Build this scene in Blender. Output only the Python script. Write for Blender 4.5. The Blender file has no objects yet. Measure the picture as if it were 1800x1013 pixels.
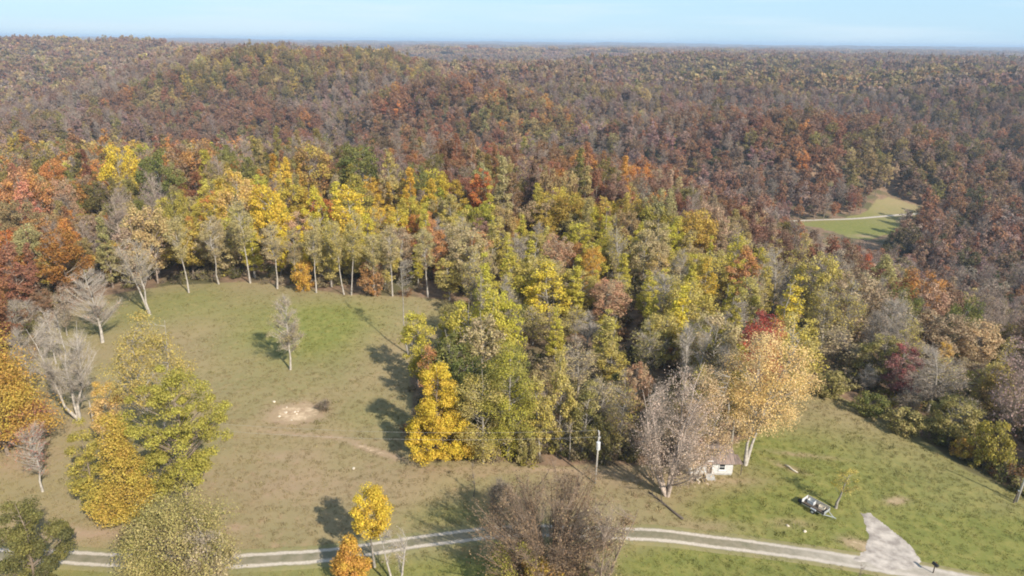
import bpy, math, random
import numpy as np
from mathutils import Matrix, Vector, Euler

# ------------------------------------------------------------------ camera, sky, sun, exposure
SC = bpy.context.scene
CAM_H, PITCH, ROLL, FPX = 60.0, 19.6, 0.64, 1216.0
cam_data = bpy.data.cameras.new('camera')
cam = bpy.data.objects.new('camera', cam_data)
SC.collection.objects.link(cam)
cam_data.sensor_width = 36.0
cam_data.lens = 36.0 * FPX / 1800.0
cam_data.clip_start = 0.5
cam_data.clip_end = 60000.0
cam.matrix_world = (Matrix.Translation((0, 0, CAM_H)) @ Matrix.Rotation(math.radians(90 - PITCH), 4, 'X')
                    @ Matrix.Rotation(math.radians(ROLL), 4, 'Z'))
SC.camera = cam

SUN_EL = 36.0
SUN_AZ = math.degrees(math.atan2(0.60, -0.80))       # compass-like, clockwise from +Y: behind the camera, to its right
world = bpy.data.worlds.new('World')
SC.world = world
world.use_nodes = True
wn, wl = world.node_tree.nodes, world.node_tree.links
wn.clear()
w_out = wn.new('ShaderNodeOutputWorld')
w_bg = wn.new('ShaderNodeBackground')
w_sky = wn.new('ShaderNodeTexSky')
w_sky.sky_type = 'NISHITA'
w_sky.sun_disc = False
w_sky.sun_elevation = math.radians(SUN_EL)
w_sky.sun_rotation = math.radians(SUN_AZ)
w_sky.altitude = 300
w_sky.air_density = 1.0
w_sky.dust_density = 0.3
w_sky.ozone_density = 1.6
w_bg.inputs['Strength'].default_value = 0.125
# thin high cirrus streaks over the sky
w_tc = wn.new('ShaderNodeTexCoord')
w_map = wn.new('ShaderNodeMapping'); w_map.inputs['Scale'].default_value = (1.6, 1.6, 22.0)
w_map.inputs['Rotation'].default_value = (0.0, 0.05, 0.0)
w_noise = wn.new('ShaderNodeTexNoise'); w_noise.inputs['Scale'].default_value = 1.7
w_noise.inputs['Detail'].default_value = 4.0; w_noise.inputs['Roughness'].default_value = 0.55
w_ramp = wn.new('ShaderNodeMapRange'); w_ramp.inputs['From Min'].default_value = 0.44
w_ramp.inputs['From Max'].default_value = 0.64; w_ramp.inputs['To Max'].default_value = 0.5
w_mix = wn.new('ShaderNodeMix'); w_mix.data_type = 'RGBA'
w_mix.inputs[7].default_value = (4.6, 5.4, 5.9, 1)
wl.new(w_tc.outputs['Generated'], w_map.inputs['Vector'])
wl.new(w_map.outputs[0], w_noise.inputs['Vector'])
wl.new(w_noise.outputs[0], w_ramp.inputs['Value'])
wl.new(w_ramp.outputs[0], w_mix.inputs[0])
w_veil = wn.new('ShaderNodeMix'); w_veil.data_type = 'RGBA'      # haze veil mixed into the sky colour, thinned overhead to darken shadows
w_sep = wn.new('ShaderNodeSeparateXYZ'); wl.new(w_tc.outputs['Generated'], w_sep.inputs[0])
w_vr = wn.new('ShaderNodeMapRange'); w_vr.interpolation_type = 'SMOOTHSTEP'
w_vr.inputs['From Min'].default_value = 0.0; w_vr.inputs['From Max'].default_value = 0.75
w_vr.inputs['To Min'].default_value = 0.84; w_vr.inputs['To Max'].default_value = 0.15
wl.new(w_sep.outputs['Z'], w_vr.inputs['Value']); wl.new(w_vr.outputs[0], w_veil.inputs[0])
w_veil.inputs[7].default_value = (2.75, 4.35, 5.7, 1)
wl.new(w_sky.outputs[0], w_veil.inputs[6])
wl.new(w_veil.outputs[2], w_mix.inputs[6])
wl.new(w_mix.outputs[2], w_bg.inputs['Color'])
wl.new(w_bg.outputs[0], w_out.inputs[0])

sun_data = bpy.data.lights.new('sun', 'SUN')
sun_data.energy = 4.8
sun_data.angle = math.radians(0.5)
sun_data.color = (1.0, 0.93, 0.82)
sun = bpy.data.objects.new('sun', sun_data)
SC.collection.objects.link(sun)
_a, _e = math.radians(SUN_AZ), math.radians(SUN_EL)
TO_SUN = Vector((math.sin(_a) * math.cos(_e), math.cos(_a) * math.cos(_e), math.sin(_e)))
sun.rotation_euler = TO_SUN.to_track_quat('Z', 'Y').to_euler()
sun.location = (60, -80, 150)

SC.view_settings.view_transform = 'Standard'
SC.view_settings.look = 'None'
SC.view_settings.exposure = 0.5
SC.view_settings.gamma = 1.0
SC.view_settings.use_curve_mapping = False
SC.cycles.max_bounces = 5
SC.cycles.diffuse_bounces = 2
SC.cycles.glossy_bounces = 1
SC.cycles.transmission_bounces = 2
SC.cycles.transparent_max_bounces = 4
SC.cycles.volume_bounces = 0
SC.cycles.filter_width = 1.9
SC.cycles.use_denoising = True

# ------------------------------------------------------------------ terrain height
def sstep(a, b, t):
    t = np.clip((t - a) / (b - a), 0.0, 1.0)
    return t * t * (3 - 2 * t)

def _hash(ix, iy, seed):
    h = (ix.astype(np.int64) * 374761393 + iy.astype(np.int64) * 668265263 + seed * 1442695041) & 0xFFFFFFFF
    h = ((h ^ (h >> 13)) * 1274126177) & 0xFFFFFFFF
    return ((h ^ (h >> 16)) & 0xFFFFFF) / float(0xFFFFFF)

def vnoise(x, y, seed=0):
    x = np.asarray(x, float); y = np.asarray(y, float)
    ix = np.floor(x); iy = np.floor(y)
    fx = x - ix; fy = y - iy
    fx = fx * fx * (3 - 2 * fx); fy = fy * fy * (3 - 2 * fy)
    a = _hash(ix, iy, seed); b = _hash(ix + 1, iy, seed)
    c = _hash(ix, iy + 1, seed); d = _hash(ix + 1, iy + 1, seed)
    return (a * (1 - fx) + b * fx) * (1 - fy) + (c * (1 - fx) + d * fx) * fy

def fbm(x, y, seed=0, oct=3):
    s = 0; a = 0.5; n = 0
    for k in range(oct):
        s = s + a * vnoise(x, y, seed + k * 17); n += a
        x = x * 2.03 + 5.1; y = y * 2.03 + 9.7; a *= 0.5
    return s / n

HILLS = [  # centre x, y, half widths along u and v, turn, top height
    (-330, 1090, 330, 300, 0.25, 27),
    (-60, 1300, 300, 260, 0.0, 8),
    (-70, 800, 125, 190, 0.30, -3),
    (-420, 650, 110, 90, 0.4, -24),
    (-1150, 1950, 520, 380, 0.1, 31),
    (-700, 2300, 400, 300, 0.0, 22),
    (215, 640, 175, 95, -0.10, -17),
    (120, 930, 150, 110, 0.5, -16),
    (380, 1150, 260, 170, 0.15, -6),
    (740, 1060, 300, 270, 0.3, 2),
    (620, 700, 150, 90, 0.4, -24),
    (1250, 1650, 420, 300, 0.0, 10),
    (500, 1750, 420, 250, 0.1, 12),
]
def Z(x, y):
    x = np.asarray(x, float); y = np.asarray(y, float)
    d = np.hypot(x, y)
    s = (x - 62) * 0.8 + (y - 112) * 0.25
    n1 = fbm(x / 260 + 3.3, y / 260 + 1.7, 5, 3)
    right = 57 * sstep(-8, 165, s)
    back = (30 + 14 * (n1 - .5)) * sstep(300, 480, y + 30 * (n1 - .5))
    left = 7 * sstep(70, 190, -x)
    k = 6.0
    near = -k * np.log(np.exp(right / k) + np.exp(back / k) + np.exp(left / k) - 2.0 + 1e-9)
    # far rolling country: ridge and hollow network
    wx = x + 160 * (fbm(x / 700, y / 700, 31, 2) - .5); wy = y + 160 * (fbm(x / 700 + 9, y / 700, 37, 2) - .5)
    r = 1 - np.abs(2 * fbm(wx / 900, wy / 900, 11, 4) - 1) * 2.2
    far = -56 + 72 * np.clip(r, 0, 1) ** 0.8 + 10 * (fbm(x / 3000, y / 3000, 3, 2) - .5)
    far = far + sstep(7000, 15000, d) * (70 * fbm(x / 2600, y / 2600, 77, 3) - 12)
    w = sstep(1000, 1900, d)
    hill = np.full_like(x, -57.0)
    for cx, cy, a, b, t, h in HILLS:
        dx, dy = x - cx, y - cy
        u = dx * math.cos(t) + dy * math.sin(t); v = -dx * math.sin(t) + dy * math.cos(t)
        g = (h + 57) * np.exp(-((u * u / (a * a) + v * v / (b * b)) * 0.9) ** 1.5) - 57
        hill = np.maximum(hill, g)
    rough = (fbm(x / 120, y / 120, 51, 3) - .5) * 40 * sstep(-57, -35, hill)
    mid = hill + rough
    back_far = mid * (1 - w) + np.maximum(far, mid) * w
    wn_ = sstep(400, 560, y) * 1.0
    wn_ = np.maximum(wn_, sstep(450, 700, d))
    z = near * (1 - wn_) + np.maximum(back_far, np.where(d < 900, -57, -60)) * wn_
    # knolls and unevenness of the near fields
    loc = (1 - sstep(260, 420, d))
    z = z + loc * (1.6 * (fbm(x / 42 + 7, y / 42, 91, 3) - .5) + 0.25 * (fbm(x / 5, y / 5, 93, 2) - .5))
    z = z + 2.4 * np.exp(-(((x + 38) / 40) ** 2 + ((y - 158) / 22) ** 2))
    z = z + 10 * np.exp(-(((x - 85) / 55) ** 2 + ((y - 390) / 50) ** 2))
    return z

def Zf(x, y):
    return float(Z(np.array([x]), np.array([y]))[0])
# ------------------------------------------------------------------ where things stand (metres)
FIELD = [(-113.5, 94.4), (-86.0, 94.6), (-88.8, 110.6), (-100.3, 134.4), (-106.9, 150.7), (-105.9, 160.5), (-87.3, 166.7), (-68.4, 167.0), (-41.2, 156.6), (-14.9, 154.9), (-12.2, 137.7), (-18.9, 123.1), (-18.8, 109.4), (-16.3, 96.3), (-11.7, 89.4), (-3.1, 89.1), (12.3, 89.2), (25.1, 89.1), (28.1, 92.5), (36.0, 96.8), (43.6, 103.0), (52.3, 113.2), (56.4, 118.7), (61.5, 110.4), (65.7, 99.1), (68.8, 89.1), (73.5, 83.5), (86.4, 74.6), (86.1, 57.2), (0.4, 52.6), (-87.7, 54.3), (-122.6, 86.3)]
MEADOW = [(186.6, 466.7), (234.1, 480.7), (256.9, 495.0), (275.4, 517.5), (288.3, 524.8), (303.1, 512.0), (316.3, 500.7), (306.3, 486.7), (271.6, 467.4), (247.2, 442.7), (225.1, 427.8), (217.2, 438.5), (208.8, 458.6)]
MEADOW_CLEAR = [(185.7, 469.8), (235.4, 483.6), (258.0, 497.4), (276.9, 520.9), (290.4, 529.4), (305.7, 517.1), (322.1, 503.5), (306.7, 483.9), (272.3, 461.4), (229.8, 404.8), (194.7, 354.4), (184.0, 357.9), (168.1, 361.2), (163.4, 394.6)]
ROAD_PTS = [(-100.2, 70.9), (-76.9, 69.3), (-56.6, 68.4), (-48.0, 67.9), (-40.9, 67.5), (-34.1, 67.8), (-22.7, 69.0), (-14.0, 71.3), (-6.9, 72.9), (-0.4, 74.1), (7.0, 74.2), (15.1, 74.0), (22.4, 73.3), (29.3, 72.1), (36.0, 70.7), (42.6, 69.4), (48.9, 68.1), (54.8, 66.3), (63.1, 63.8), (75.5, 59.3)]
FAR_ROAD = [(168.5, 465.7), (197.5, 474.9), (217.1, 478.6), (243.0, 482.5), (271.3, 490.5), (290.3, 495.3), (314.8, 498.1), (331.1, 493.8)]
DRIVE = [(48.0, 79.0), (49.4, 79.1), (50.4, 77.6), (51.0, 74.7), (51.2, 72.3), (51.1, 69.8), (50.6, 68.1), (48.2, 68.1), (45.0, 68.6), (42.0, 69.7), (45.3, 71.4), (47.3, 74.6), (47.4, 76.9)]
GREEN = [(-58.6, 147.5, 34, 12, 0, 0.38), (-42.1, 134.8, 10, 14, 0.2, 0.85), (-36.7, 142.8, 9, 10, 0, 0.4), (-78.7, 157.3, 12, 9, 0, 0.5), (-55.7, 132.2, 9, 12, 0, 0.25), (-90.2, 145.1, 10, 14, 0, 0.35), (60.4, 81.9, 28, 16, -0.4, 0.75), (34.0, 79.6, 7, 4, 0, 0.9), (26.7, 78.7, 5, 2.5, 0, 0.4), (47.0, 94.6, 10, 8, 0, 0.3), (51.3, 72.5, 30, 5, 0, 0.8), (-7.3, 77.3, 8, 3.0, 0, 0.6), (-5.1, 67.2, 12, 3, 0, 0.8), (-24.6, 65.8, 12, 2.5, 0, 0.7), (24.6, 67.9, 14, 4, 0, 0.9), (34.5, 66.8, 20, 4, 0, 0.8), (-52.0, 65.4, 10, 3, 0, 0.7), (43.2, 83.0, 7, 5, 0, 0.5), (-25.3, 105.3, 9, 7, 0, 0.25), (39.8, 94.4, 4, 4, 0, 0.7), (236.9, 452.4, 60, 60, 0, 1.0)]
DIRT = [(-36.4, 103.9, 4.2, 3.3, 0.1, 1.15), (-20.9, 92.6, 5.5, 0.6, -0.5, 0.9), (-32.7, 97.0, 9, 0.5, -0.15, 0.5), (-34.5, 90.9, 5, 1.2, 0, 0.3), (42.1, 89.7, 2.8, 0.6, -0.7, 0.5), (31.1, 86.1, 6, 1.0, 0, 0.28), (44.2, 72.9, 1.6, 1.0, -0.5, 0.7), (46.1, 72.2, 1.5, 1.0, 0, 0.5), (-58.1, 73.0, 6, 1.2, 0, 0.35), (-50.6, 72.6, 5, 1.0, 0, 0.35), (-36.1, 73.8, 3, 0.8, 0, 0.4), (4.5, 87.7, 9, 0.7, 0, 0.35), (25.9, 75.7, 5, 1.2, 0, 0.25), (-74.1, 89.0, 9, 5, 0, 0.3), (-32.3, 83.9, 9, 4, 0, 0.22), (-9.8, 86.9, 8, 1.5, 0, 0.25), (17.1, 87.2, 10, 2.5, 0, 0.22), (229.8, 437.6, 9, 3, 0, 0.5), (37.6, 76.6, 3, 1, 0, 0.25), (54.3, 81.8, 1.6, 0.7, 0.2, 0.75), (45.5, 93.0, 5, 0.6, -0.2, 0.4)]
PAL = {'yellow': (0.74, 0.57, 0.07), 'deep_yellow': (0.67, 0.45, 0.075), 'lime': (0.53, 0.47, 0.075), 'olive': (0.27, 0.24, 0.075), 'green': (0.155, 0.175, 0.055), 'gold_green': (0.54, 0.43, 0.09), 'orange': (0.57, 0.29, 0.085), 'russet': (0.36, 0.19, 0.1), 'red': (0.56, 0.13, 0.06), 'salmon': (0.54, 0.28, 0.165), 'brown': (0.3, 0.205, 0.13), 'tan': (0.48, 0.365, 0.225), 'peach': (0.66, 0.45, 0.23), 'mauve_bare': (0.34, 0.24, 0.195), 'bare': (0.4, 0.32, 0.25), 'crimson': (0.36, 0.1, 0.095), 'dark_olive': (0.11, 0.11, 0.05), 'khaki': (0.49, 0.4, 0.17)}
BARKS = {'grey': (0.34, 0.3, 0.25), 'pale': (0.44, 0.39, 0.33), 'pinkish': (0.44, 0.35, 0.285), 'umber': (0.2, 0.135, 0.085), 'dark': (0.17, 0.14, 0.11), 'brown': (0.28, 0.215, 0.16)}
PLACE = {'house': (29.72, 87.37), 'trailer': (42.1, 79.48), 'trailer_a': (40.98, 80.8), 'trailer_b': (42.99, 78.25), 'pole': (12.34, 84.9), 'pole2': (71.25, 81.88), 'post2': (70.62, 81.55), 'mailbox': (51.41, 67.58), 'logA': (23.2, 76.93), 'logB': (19.7, 82.82), 'plank': (41.8, 90.14), 'plankB': (42.94, 88.18), 'rock1': (-41.48, 107.43), 'rock2': (-23.27, 88.01), 'rock3': (54.35, 81.85), 'scrap': (27.6, 85.97), 'brush': (-32.09, 105.41), 'poleL': (-69.18, 85.39), 'stone4': (36.95, 76.0), 'stone5': (38.76, 74.86)}
D_OWN, AZ_OWN = 190.0, 38.5
STANDS = [
    (-181, 258, [('orange', 3), ('russet', 3), ('salmon', 2), ('khaki', 2), ('tan', 1), ('bare', 1), ('olive', 1)]),
    (-123, 171, [('orange', 3), ('russet', 3), ('salmon', 2), ('khaki', 2), ('tan', 1), ('bare', 1), ('olive', 1)]),
    (-98, 127, [('orange', 3), ('russet', 3), ('salmon', 2), ('khaki', 2), ('tan', 1), ('bare', 1), ('olive', 1)]),
    (-184, 296, [('olive', 4), ('gold_green', 2), ('orange', 1), ('khaki', 2), ('russet', 1), ('bare', 1)]),
    (-133, 246, [('olive', 4), ('gold_green', 2), ('orange', 1), ('khaki', 2), ('russet', 1), ('bare', 1)]),
    (-109, 182, [('khaki', 3), ('tan', 3), ('bare', 2), ('gold_green', 2), ('orange', 1.5), ('olive', 1)]),
    (-85, 176, [('khaki', 3), ('tan', 3), ('bare', 2), ('gold_green', 2), ('orange', 1.5), ('olive', 1)]),
    (-77, 203, [('khaki', 2), ('tan', 2), ('gold_green', 5), ('bare', 1), ('deep_yellow', 4), ('yellow', 2), ('orange', 0.7), ('lime', 1)]),
    (-55, 190, [('khaki', 2), ('tan', 2), ('gold_green', 5), ('bare', 1), ('deep_yellow', 4), ('yellow', 2), ('orange', 0.7), ('lime', 1)]),
    (-38, 206, [('khaki', 2), ('tan', 2), ('gold_green', 5), ('bare', 1), ('deep_yellow', 4), ('yellow', 2), ('orange', 0.7), ('lime', 1)]),
    (-65, 152, [('khaki', 4), ('tan', 4), ('bare', 1), ('brown', 1), ('orange', 1), ('gold_green', 3)]),
    (-44, 147, [('khaki', 4), ('tan', 4), ('bare', 1), ('brown', 1), ('orange', 1), ('gold_green', 3)]),
    (-26, 148, [('khaki', 4), ('tan', 4), ('bare', 1), ('brown', 1), ('orange', 1), ('gold_green', 3)]),
    (-90, 118, [('bare', 6), ('tan', 3), ('khaki', 1)]),
    (-92, 118, [('bare', 6), ('tan', 3), ('khaki', 1)]),
    (-262, 637, [('russet', 4), ('brown', 3), ('olive', 3), ('mauve_bare', 2), ('orange', 1)]),
    (-215, 655, [('russet', 4), ('brown', 3), ('olive', 3), ('mauve_bare', 2), ('orange', 1)]),
    (-31, 268, [('russet', 3), ('brown', 4), ('olive', 3), ('khaki', 2), ('orange', 0.7), ('mauve_bare', 3)]),
    (0, 257, [('russet', 3), ('brown', 4), ('olive', 3), ('khaki', 2), ('orange', 0.7), ('mauve_bare', 3)]),
    (-8, 177, [('gold_green', 5), ('khaki', 4), ('tan', 2), ('lime', 1), ('salmon', 1), ('bare', 1), ('orange', 1)]),
    (8, 194, [('gold_green', 5), ('khaki', 4), ('tan', 2), ('lime', 1), ('salmon', 1), ('bare', 1), ('orange', 1)]),
    (23, 181, [('gold_green', 5), ('khaki', 4), ('tan', 2), ('lime', 1), ('salmon', 1), ('bare', 1), ('orange', 1)]),
    (-6, 140, [('khaki', 5), ('olive', 2), ('gold_green', 4), ('tan', 2), ('bare', 1.2), ('lime', 1)]),
    (0, 121, [('khaki', 5), ('olive', 2), ('gold_green', 4), ('tan', 2), ('bare', 1.2), ('lime', 1)]),
    (11, 128, [('khaki', 5), ('olive', 2), ('gold_green', 4), ('tan', 2), ('bare', 1.2), ('lime', 1)]),
    (26, 150, [('khaki', 5), ('tan', 4), ('gold_green', 4), ('bare', 1.5), ('lime', 1), ('deep_yellow', 1), ('salmon', 0.5)]),
    (41, 161, [('khaki', 5), ('tan', 4), ('gold_green', 4), ('bare', 1.5), ('lime', 1), ('deep_yellow', 1), ('salmon', 0.5)]),
    (50, 145, [('khaki', 5), ('tan', 4), ('gold_green', 4), ('bare', 1.5), ('lime', 1), ('deep_yellow', 1), ('salmon', 0.5)]),
    (28, 129, [('khaki', 5), ('tan', 4), ('gold_green', 4), ('bare', 1.5), ('lime', 1), ('deep_yellow', 1), ('salmon', 0.5)]),
    (9, 93, [('khaki', 5), ('tan', 4), ('olive', 3), ('bare', 2), ('salmon', 1)]),
    (18, 102, [('khaki', 5), ('tan', 4), ('olive', 3), ('bare', 2), ('salmon', 1)]),
    (52, 117, [('tan', 4), ('khaki', 3), ('bare', 4), ('mauve_bare', 4), ('olive', 1)]),
    (69, 145, [('tan', 4), ('khaki', 3), ('bare', 4), ('mauve_bare', 4), ('olive', 1)]),
    (64, 120, [('tan', 4), ('khaki', 3), ('bare', 4), ('mauve_bare', 4), ('olive', 1)]),
    (51, 103, [('tan', 4), ('khaki', 3), ('bare', 4), ('mauve_bare', 4), ('olive', 1)]),
    (82, 138, [('mauve_bare', 4), ('tan', 4), ('brown', 1.5), ('bare', 6), ('olive', 1), ('khaki', 2), ('orange', 0.3)]),
    (90, 135, [('mauve_bare', 4), ('tan', 4), ('brown', 1.5), ('bare', 6), ('olive', 1), ('khaki', 2), ('orange', 0.3)]),
    (189, 251, [('mauve_bare', 4), ('tan', 4), ('brown', 1.5), ('bare', 6), ('olive', 1), ('khaki', 2), ('orange', 0.3)]),
    (61, 95, [('mauve_bare', 4), ('tan', 4), ('brown', 1.5), ('bare', 6), ('olive', 1), ('khaki', 2), ('orange', 0.3)]),
    (72, 92, [('mauve_bare', 4), ('tan', 4), ('brown', 1.5), ('bare', 6), ('olive', 1), ('khaki', 2), ('orange', 0.3)]),
    (61, 262, [('russet', 5), ('brown', 4), ('orange', 1), ('khaki', 2), ('tan', 1), ('olive', 1.5)]),
    (104, 325, [('russet', 5), ('brown', 4), ('orange', 1), ('khaki', 2), ('tan', 1), ('olive', 1.5)]),
    (42, 254, [('russet', 5), ('brown', 4), ('orange', 1), ('khaki', 2), ('tan', 1), ('olive', 1.5)]),
    (80, 209, [('brown', 3), ('tan', 3), ('khaki', 3), ('russet', 2), ('mauve_bare', 2), ('bare', 2)]),
    (85, 191, [('brown', 3), ('tan', 3), ('khaki', 3), ('russet', 2), ('mauve_bare', 2), ('bare', 2)]),
    (245, 386, [('mauve_bare', 5), ('brown', 3), ('russet', 3), ('dark_olive', 2), ('bare', 2)]),
    (292, 412, [('mauve_bare', 5), ('brown', 3), ('russet', 3), ('dark_olive', 2), ('bare', 2)]),
    (252, 332, [('mauve_bare', 5), ('brown', 3), ('russet', 3), ('dark_olive', 2), ('bare', 2)]),
    (-400, 585, [('bare', 3), ('mauve_bare', 3), ('olive', 2), ('green', 1), ('brown', 2)]),
    (-354, 624, [('bare', 3), ('mauve_bare', 3), ('olive', 2), ('green', 1), ('brown', 2)]),
    (-513, 857, [('bare', 6), ('mauve_bare', 5), ('khaki', 2), ('brown', 2)]),
    (-493, 926, [('bare', 6), ('mauve_bare', 5), ('khaki', 2), ('brown', 2)]),
    (-490, 1036, [('bare', 6), ('mauve_bare', 5), ('khaki', 2), ('brown', 2)]),
    (-869, 1293, [('olive', 3), ('khaki', 3), ('brown', 3), ('russet', 2), ('bare', 2)]),
    (-681, 976, [('olive', 3), ('khaki', 3), ('brown', 3), ('russet', 2), ('bare', 2)]),
    (-1137, 1769, [('khaki', 3), ('gold_green', 1), ('tan', 2), ('russet', 3), ('orange', 0.3), ('brown', 2)]),
    (-996, 1871, [('khaki', 3), ('gold_green', 1), ('tan', 2), ('russet', 3), ('orange', 0.3), ('brown', 2)]),
    (-890, 1990, [('khaki', 3), ('gold_green', 1), ('tan', 2), ('russet', 3), ('orange', 0.3), ('brown', 2)]),
    (-444, 786, [('russet', 6), ('brown', 4), ('mauve_bare', 2), ('orange', 0.25), ('olive', 0.8)]),
    (-376, 778, [('russet', 6), ('brown', 4), ('mauve_bare', 2), ('orange', 0.25), ('olive', 0.8)]),
    (-313, 775, [('russet', 6), ('brown', 4), ('mauve_bare', 2), ('orange', 0.25), ('olive', 0.8)]),
    (-286, 702, [('russet', 6), ('brown', 4), ('mauve_bare', 2), ('orange', 0.25), ('olive', 0.8)]),
    (-221, 716, [('russet', 6), ('brown', 4), ('mauve_bare', 2), ('orange', 0.25), ('olive', 0.8)]),
    (-324, 849, [('olive', 5), ('khaki', 3), ('gold_green', 1.5), ('russet', 2), ('green', 1), ('brown', 2)]),
    (-309, 927, [('olive', 5), ('khaki', 3), ('gold_green', 1.5), ('russet', 2), ('green', 1), ('brown', 2)]),
    (-223, 1000, [('olive', 5), ('khaki', 3), ('gold_green', 1.5), ('russet', 2), ('green', 1), ('brown', 2)]),
    (-248, 885, [('olive', 5), ('khaki', 3), ('gold_green', 1.5), ('russet', 2), ('green', 1), ('brown', 2)]),
    (-373, 820, [('olive', 5), ('khaki', 3), ('gold_green', 1.5), ('russet', 2), ('green', 1), ('brown', 2)]),
    (-230, 836, [('bare', 5), ('mauve_bare', 4), ('olive', 2), ('brown', 2)]),
    (-190, 706, [('bare', 5), ('mauve_bare', 4), ('olive', 2), ('brown', 2)]),
    (-110, 676, [('russet', 6), ('brown', 5), ('orange', 0.4), ('mauve_bare', 2), ('olive', 1)]),
    (-53, 638, [('russet', 6), ('brown', 5), ('orange', 0.4), ('mauve_bare', 2), ('olive', 1)]),
    (-114, 628, [('russet', 6), ('brown', 5), ('orange', 0.4), ('mauve_bare', 2), ('olive', 1)]),
    (-69, 699, [('russet', 6), ('brown', 5), ('orange', 0.4), ('mauve_bare', 2), ('olive', 1)]),
    (-11, 609, [('russet', 6), ('brown', 5), ('orange', 0.4), ('mauve_bare', 2), ('olive', 1)]),
    (-2, 668, [('olive', 4), ('brown', 2), ('orange', 1.5), ('khaki', 2), ('russet', 1)]),
    (25, 676, [('olive', 4), ('brown', 2), ('orange', 1.5), ('khaki', 2), ('russet', 1)]),
    (39, 620, [('khaki', 3), ('olive', 3), ('bare', 3), ('mauve_bare', 3), ('brown', 2)]),
    (56, 583, [('khaki', 3), ('olive', 3), ('bare', 3), ('mauve_bare', 3), ('brown', 2)]),
    (88, 800, [('khaki', 3), ('olive', 3), ('bare', 3), ('mauve_bare', 3), ('brown', 2)]),
    (-281, 2325, [('russet', 3), ('brown', 4), ('khaki', 3), ('olive', 2), ('tan', 2), ('mauve_bare', 2)]),
    (-123, 2880, [('russet', 3), ('brown', 4), ('khaki', 3), ('olive', 2), ('tan', 2), ('mauve_bare', 2)]),
    (-4, 1145, [('russet', 3), ('brown', 4), ('khaki', 3), ('olive', 2), ('tan', 2), ('mauve_bare', 2)]),
    (84, 1110, [('russet', 3), ('brown', 4), ('khaki', 3), ('olive', 2), ('tan', 2), ('mauve_bare', 2)]),
    (119, 596, [('mauve_bare', 5), ('russet', 5), ('brown', 3), ('bare', 1), ('olive', 0.8)]),
    (172, 616, [('mauve_bare', 5), ('russet', 5), ('brown', 3), ('bare', 1), ('olive', 0.8)]),
    (133, 544, [('mauve_bare', 5), ('russet', 5), ('brown', 3), ('bare', 1), ('olive', 0.8)]),
    (177, 542, [('mauve_bare', 5), ('russet', 5), ('brown', 3), ('bare', 1), ('olive', 0.8)]),
    (217, 532, [('mauve_bare', 5), ('russet', 5), ('brown', 3), ('bare', 1), ('olive', 0.8)]),
    (241, 501, [('mauve_bare', 5), ('russet', 5), ('brown', 3), ('bare', 1), ('olive', 0.8)]),
    (223, 580, [('russet', 6), ('orange', 0.4), ('brown', 3), ('olive', 2)]),
    (264, 564, [('russet', 6), ('orange', 0.4), ('brown', 3), ('olive', 2)]),
    (276, 545, [('olive', 5), ('khaki', 2), ('brown', 2)]),
    (224, 1151, [('russet', 3), ('brown', 4), ('mauve_bare', 3), ('olive', 2), ('bare', 2), ('khaki', 1)]),
    (321, 1020, [('russet', 3), ('brown', 4), ('mauve_bare', 3), ('olive', 2), ('bare', 2), ('khaki', 1)]),
    (466, 980, [('russet', 3), ('brown', 4), ('mauve_bare', 3), ('olive', 2), ('bare', 2), ('khaki', 1)]),
    (358, 1183, [('khaki', 3), ('orange', 0.4), ('brown', 4), ('olive', 3)]),
    (479, 1112, [('khaki', 3), ('orange', 0.4), ('brown', 4), ('olive', 3)]),
    (516, 901, [('russet', 4), ('mauve_bare', 4), ('brown', 4), ('dark_olive', 3), ('olive', 2)]),
    (582, 897, [('russet', 4), ('mauve_bare', 4), ('brown', 4), ('dark_olive', 3), ('olive', 2)]),
    (497, 700, [('russet', 4), ('mauve_bare', 4), ('brown', 4), ('dark_olive', 3), ('olive', 2)]),
    (341, 559, [('russet', 4), ('mauve_bare', 4), ('brown', 4), ('dark_olive', 3), ('olive', 2)]),
    (375, 535, [('russet', 4), ('mauve_bare', 4), ('brown', 4), ('dark_olive', 3), ('olive', 2)]),
    (493, 1043, [('bare', 4), ('mauve_bare', 5), ('brown', 3), ('olive', 2)]),
    (383, 965, [('bare', 4), ('mauve_bare', 5), ('brown', 3), ('olive', 2)]),
    (-1434, 2048, [('russet', 3), ('brown', 4), ('khaki', 2), ('olive', 2), ('mauve_bare', 3), ('tan', 1)]),
    (-2581, 3686, [('russet', 3), ('brown', 4), ('khaki', 2), ('olive', 2), ('mauve_bare', 3), ('tan', 1)]),
    (-855, 2349, [('russet', 3), ('brown', 4), ('khaki', 2), ('olive', 2), ('mauve_bare', 3), ('tan', 1)]),
    (-1539, 4229, [('russet', 3), ('brown', 4), ('khaki', 2), ('olive', 2), ('mauve_bare', 3), ('tan', 1)]),
    (-218, 2490, [('russet', 3), ('brown', 4), ('khaki', 2), ('olive', 2), ('mauve_bare', 3), ('tan', 1)]),
    (-392, 4483, [('russet', 3), ('brown', 4), ('khaki', 2), ('olive', 2), ('mauve_bare', 3), ('tan', 1)]),
    (434, 2462, [('russet', 3), ('brown', 4), ('khaki', 2), ('olive', 2), ('mauve_bare', 3), ('tan', 1)]),
    (781, 4432, [('russet', 3), ('brown', 4), ('khaki', 2), ('olive', 2), ('mauve_bare', 3), ('tan', 1)]),
    (1057, 2266, [('russet', 3), ('brown', 4), ('khaki', 2), ('olive', 2), ('mauve_bare', 3), ('tan', 1)]),
    (1902, 4078, [('russet', 3), ('brown', 4), ('khaki', 2), ('olive', 2), ('mauve_bare', 3), ('tan', 1)]),
    (1434, 2048, [('russet', 3), ('brown', 4), ('khaki', 2), ('olive', 2), ('mauve_bare', 3), ('tan', 1)]),
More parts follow.
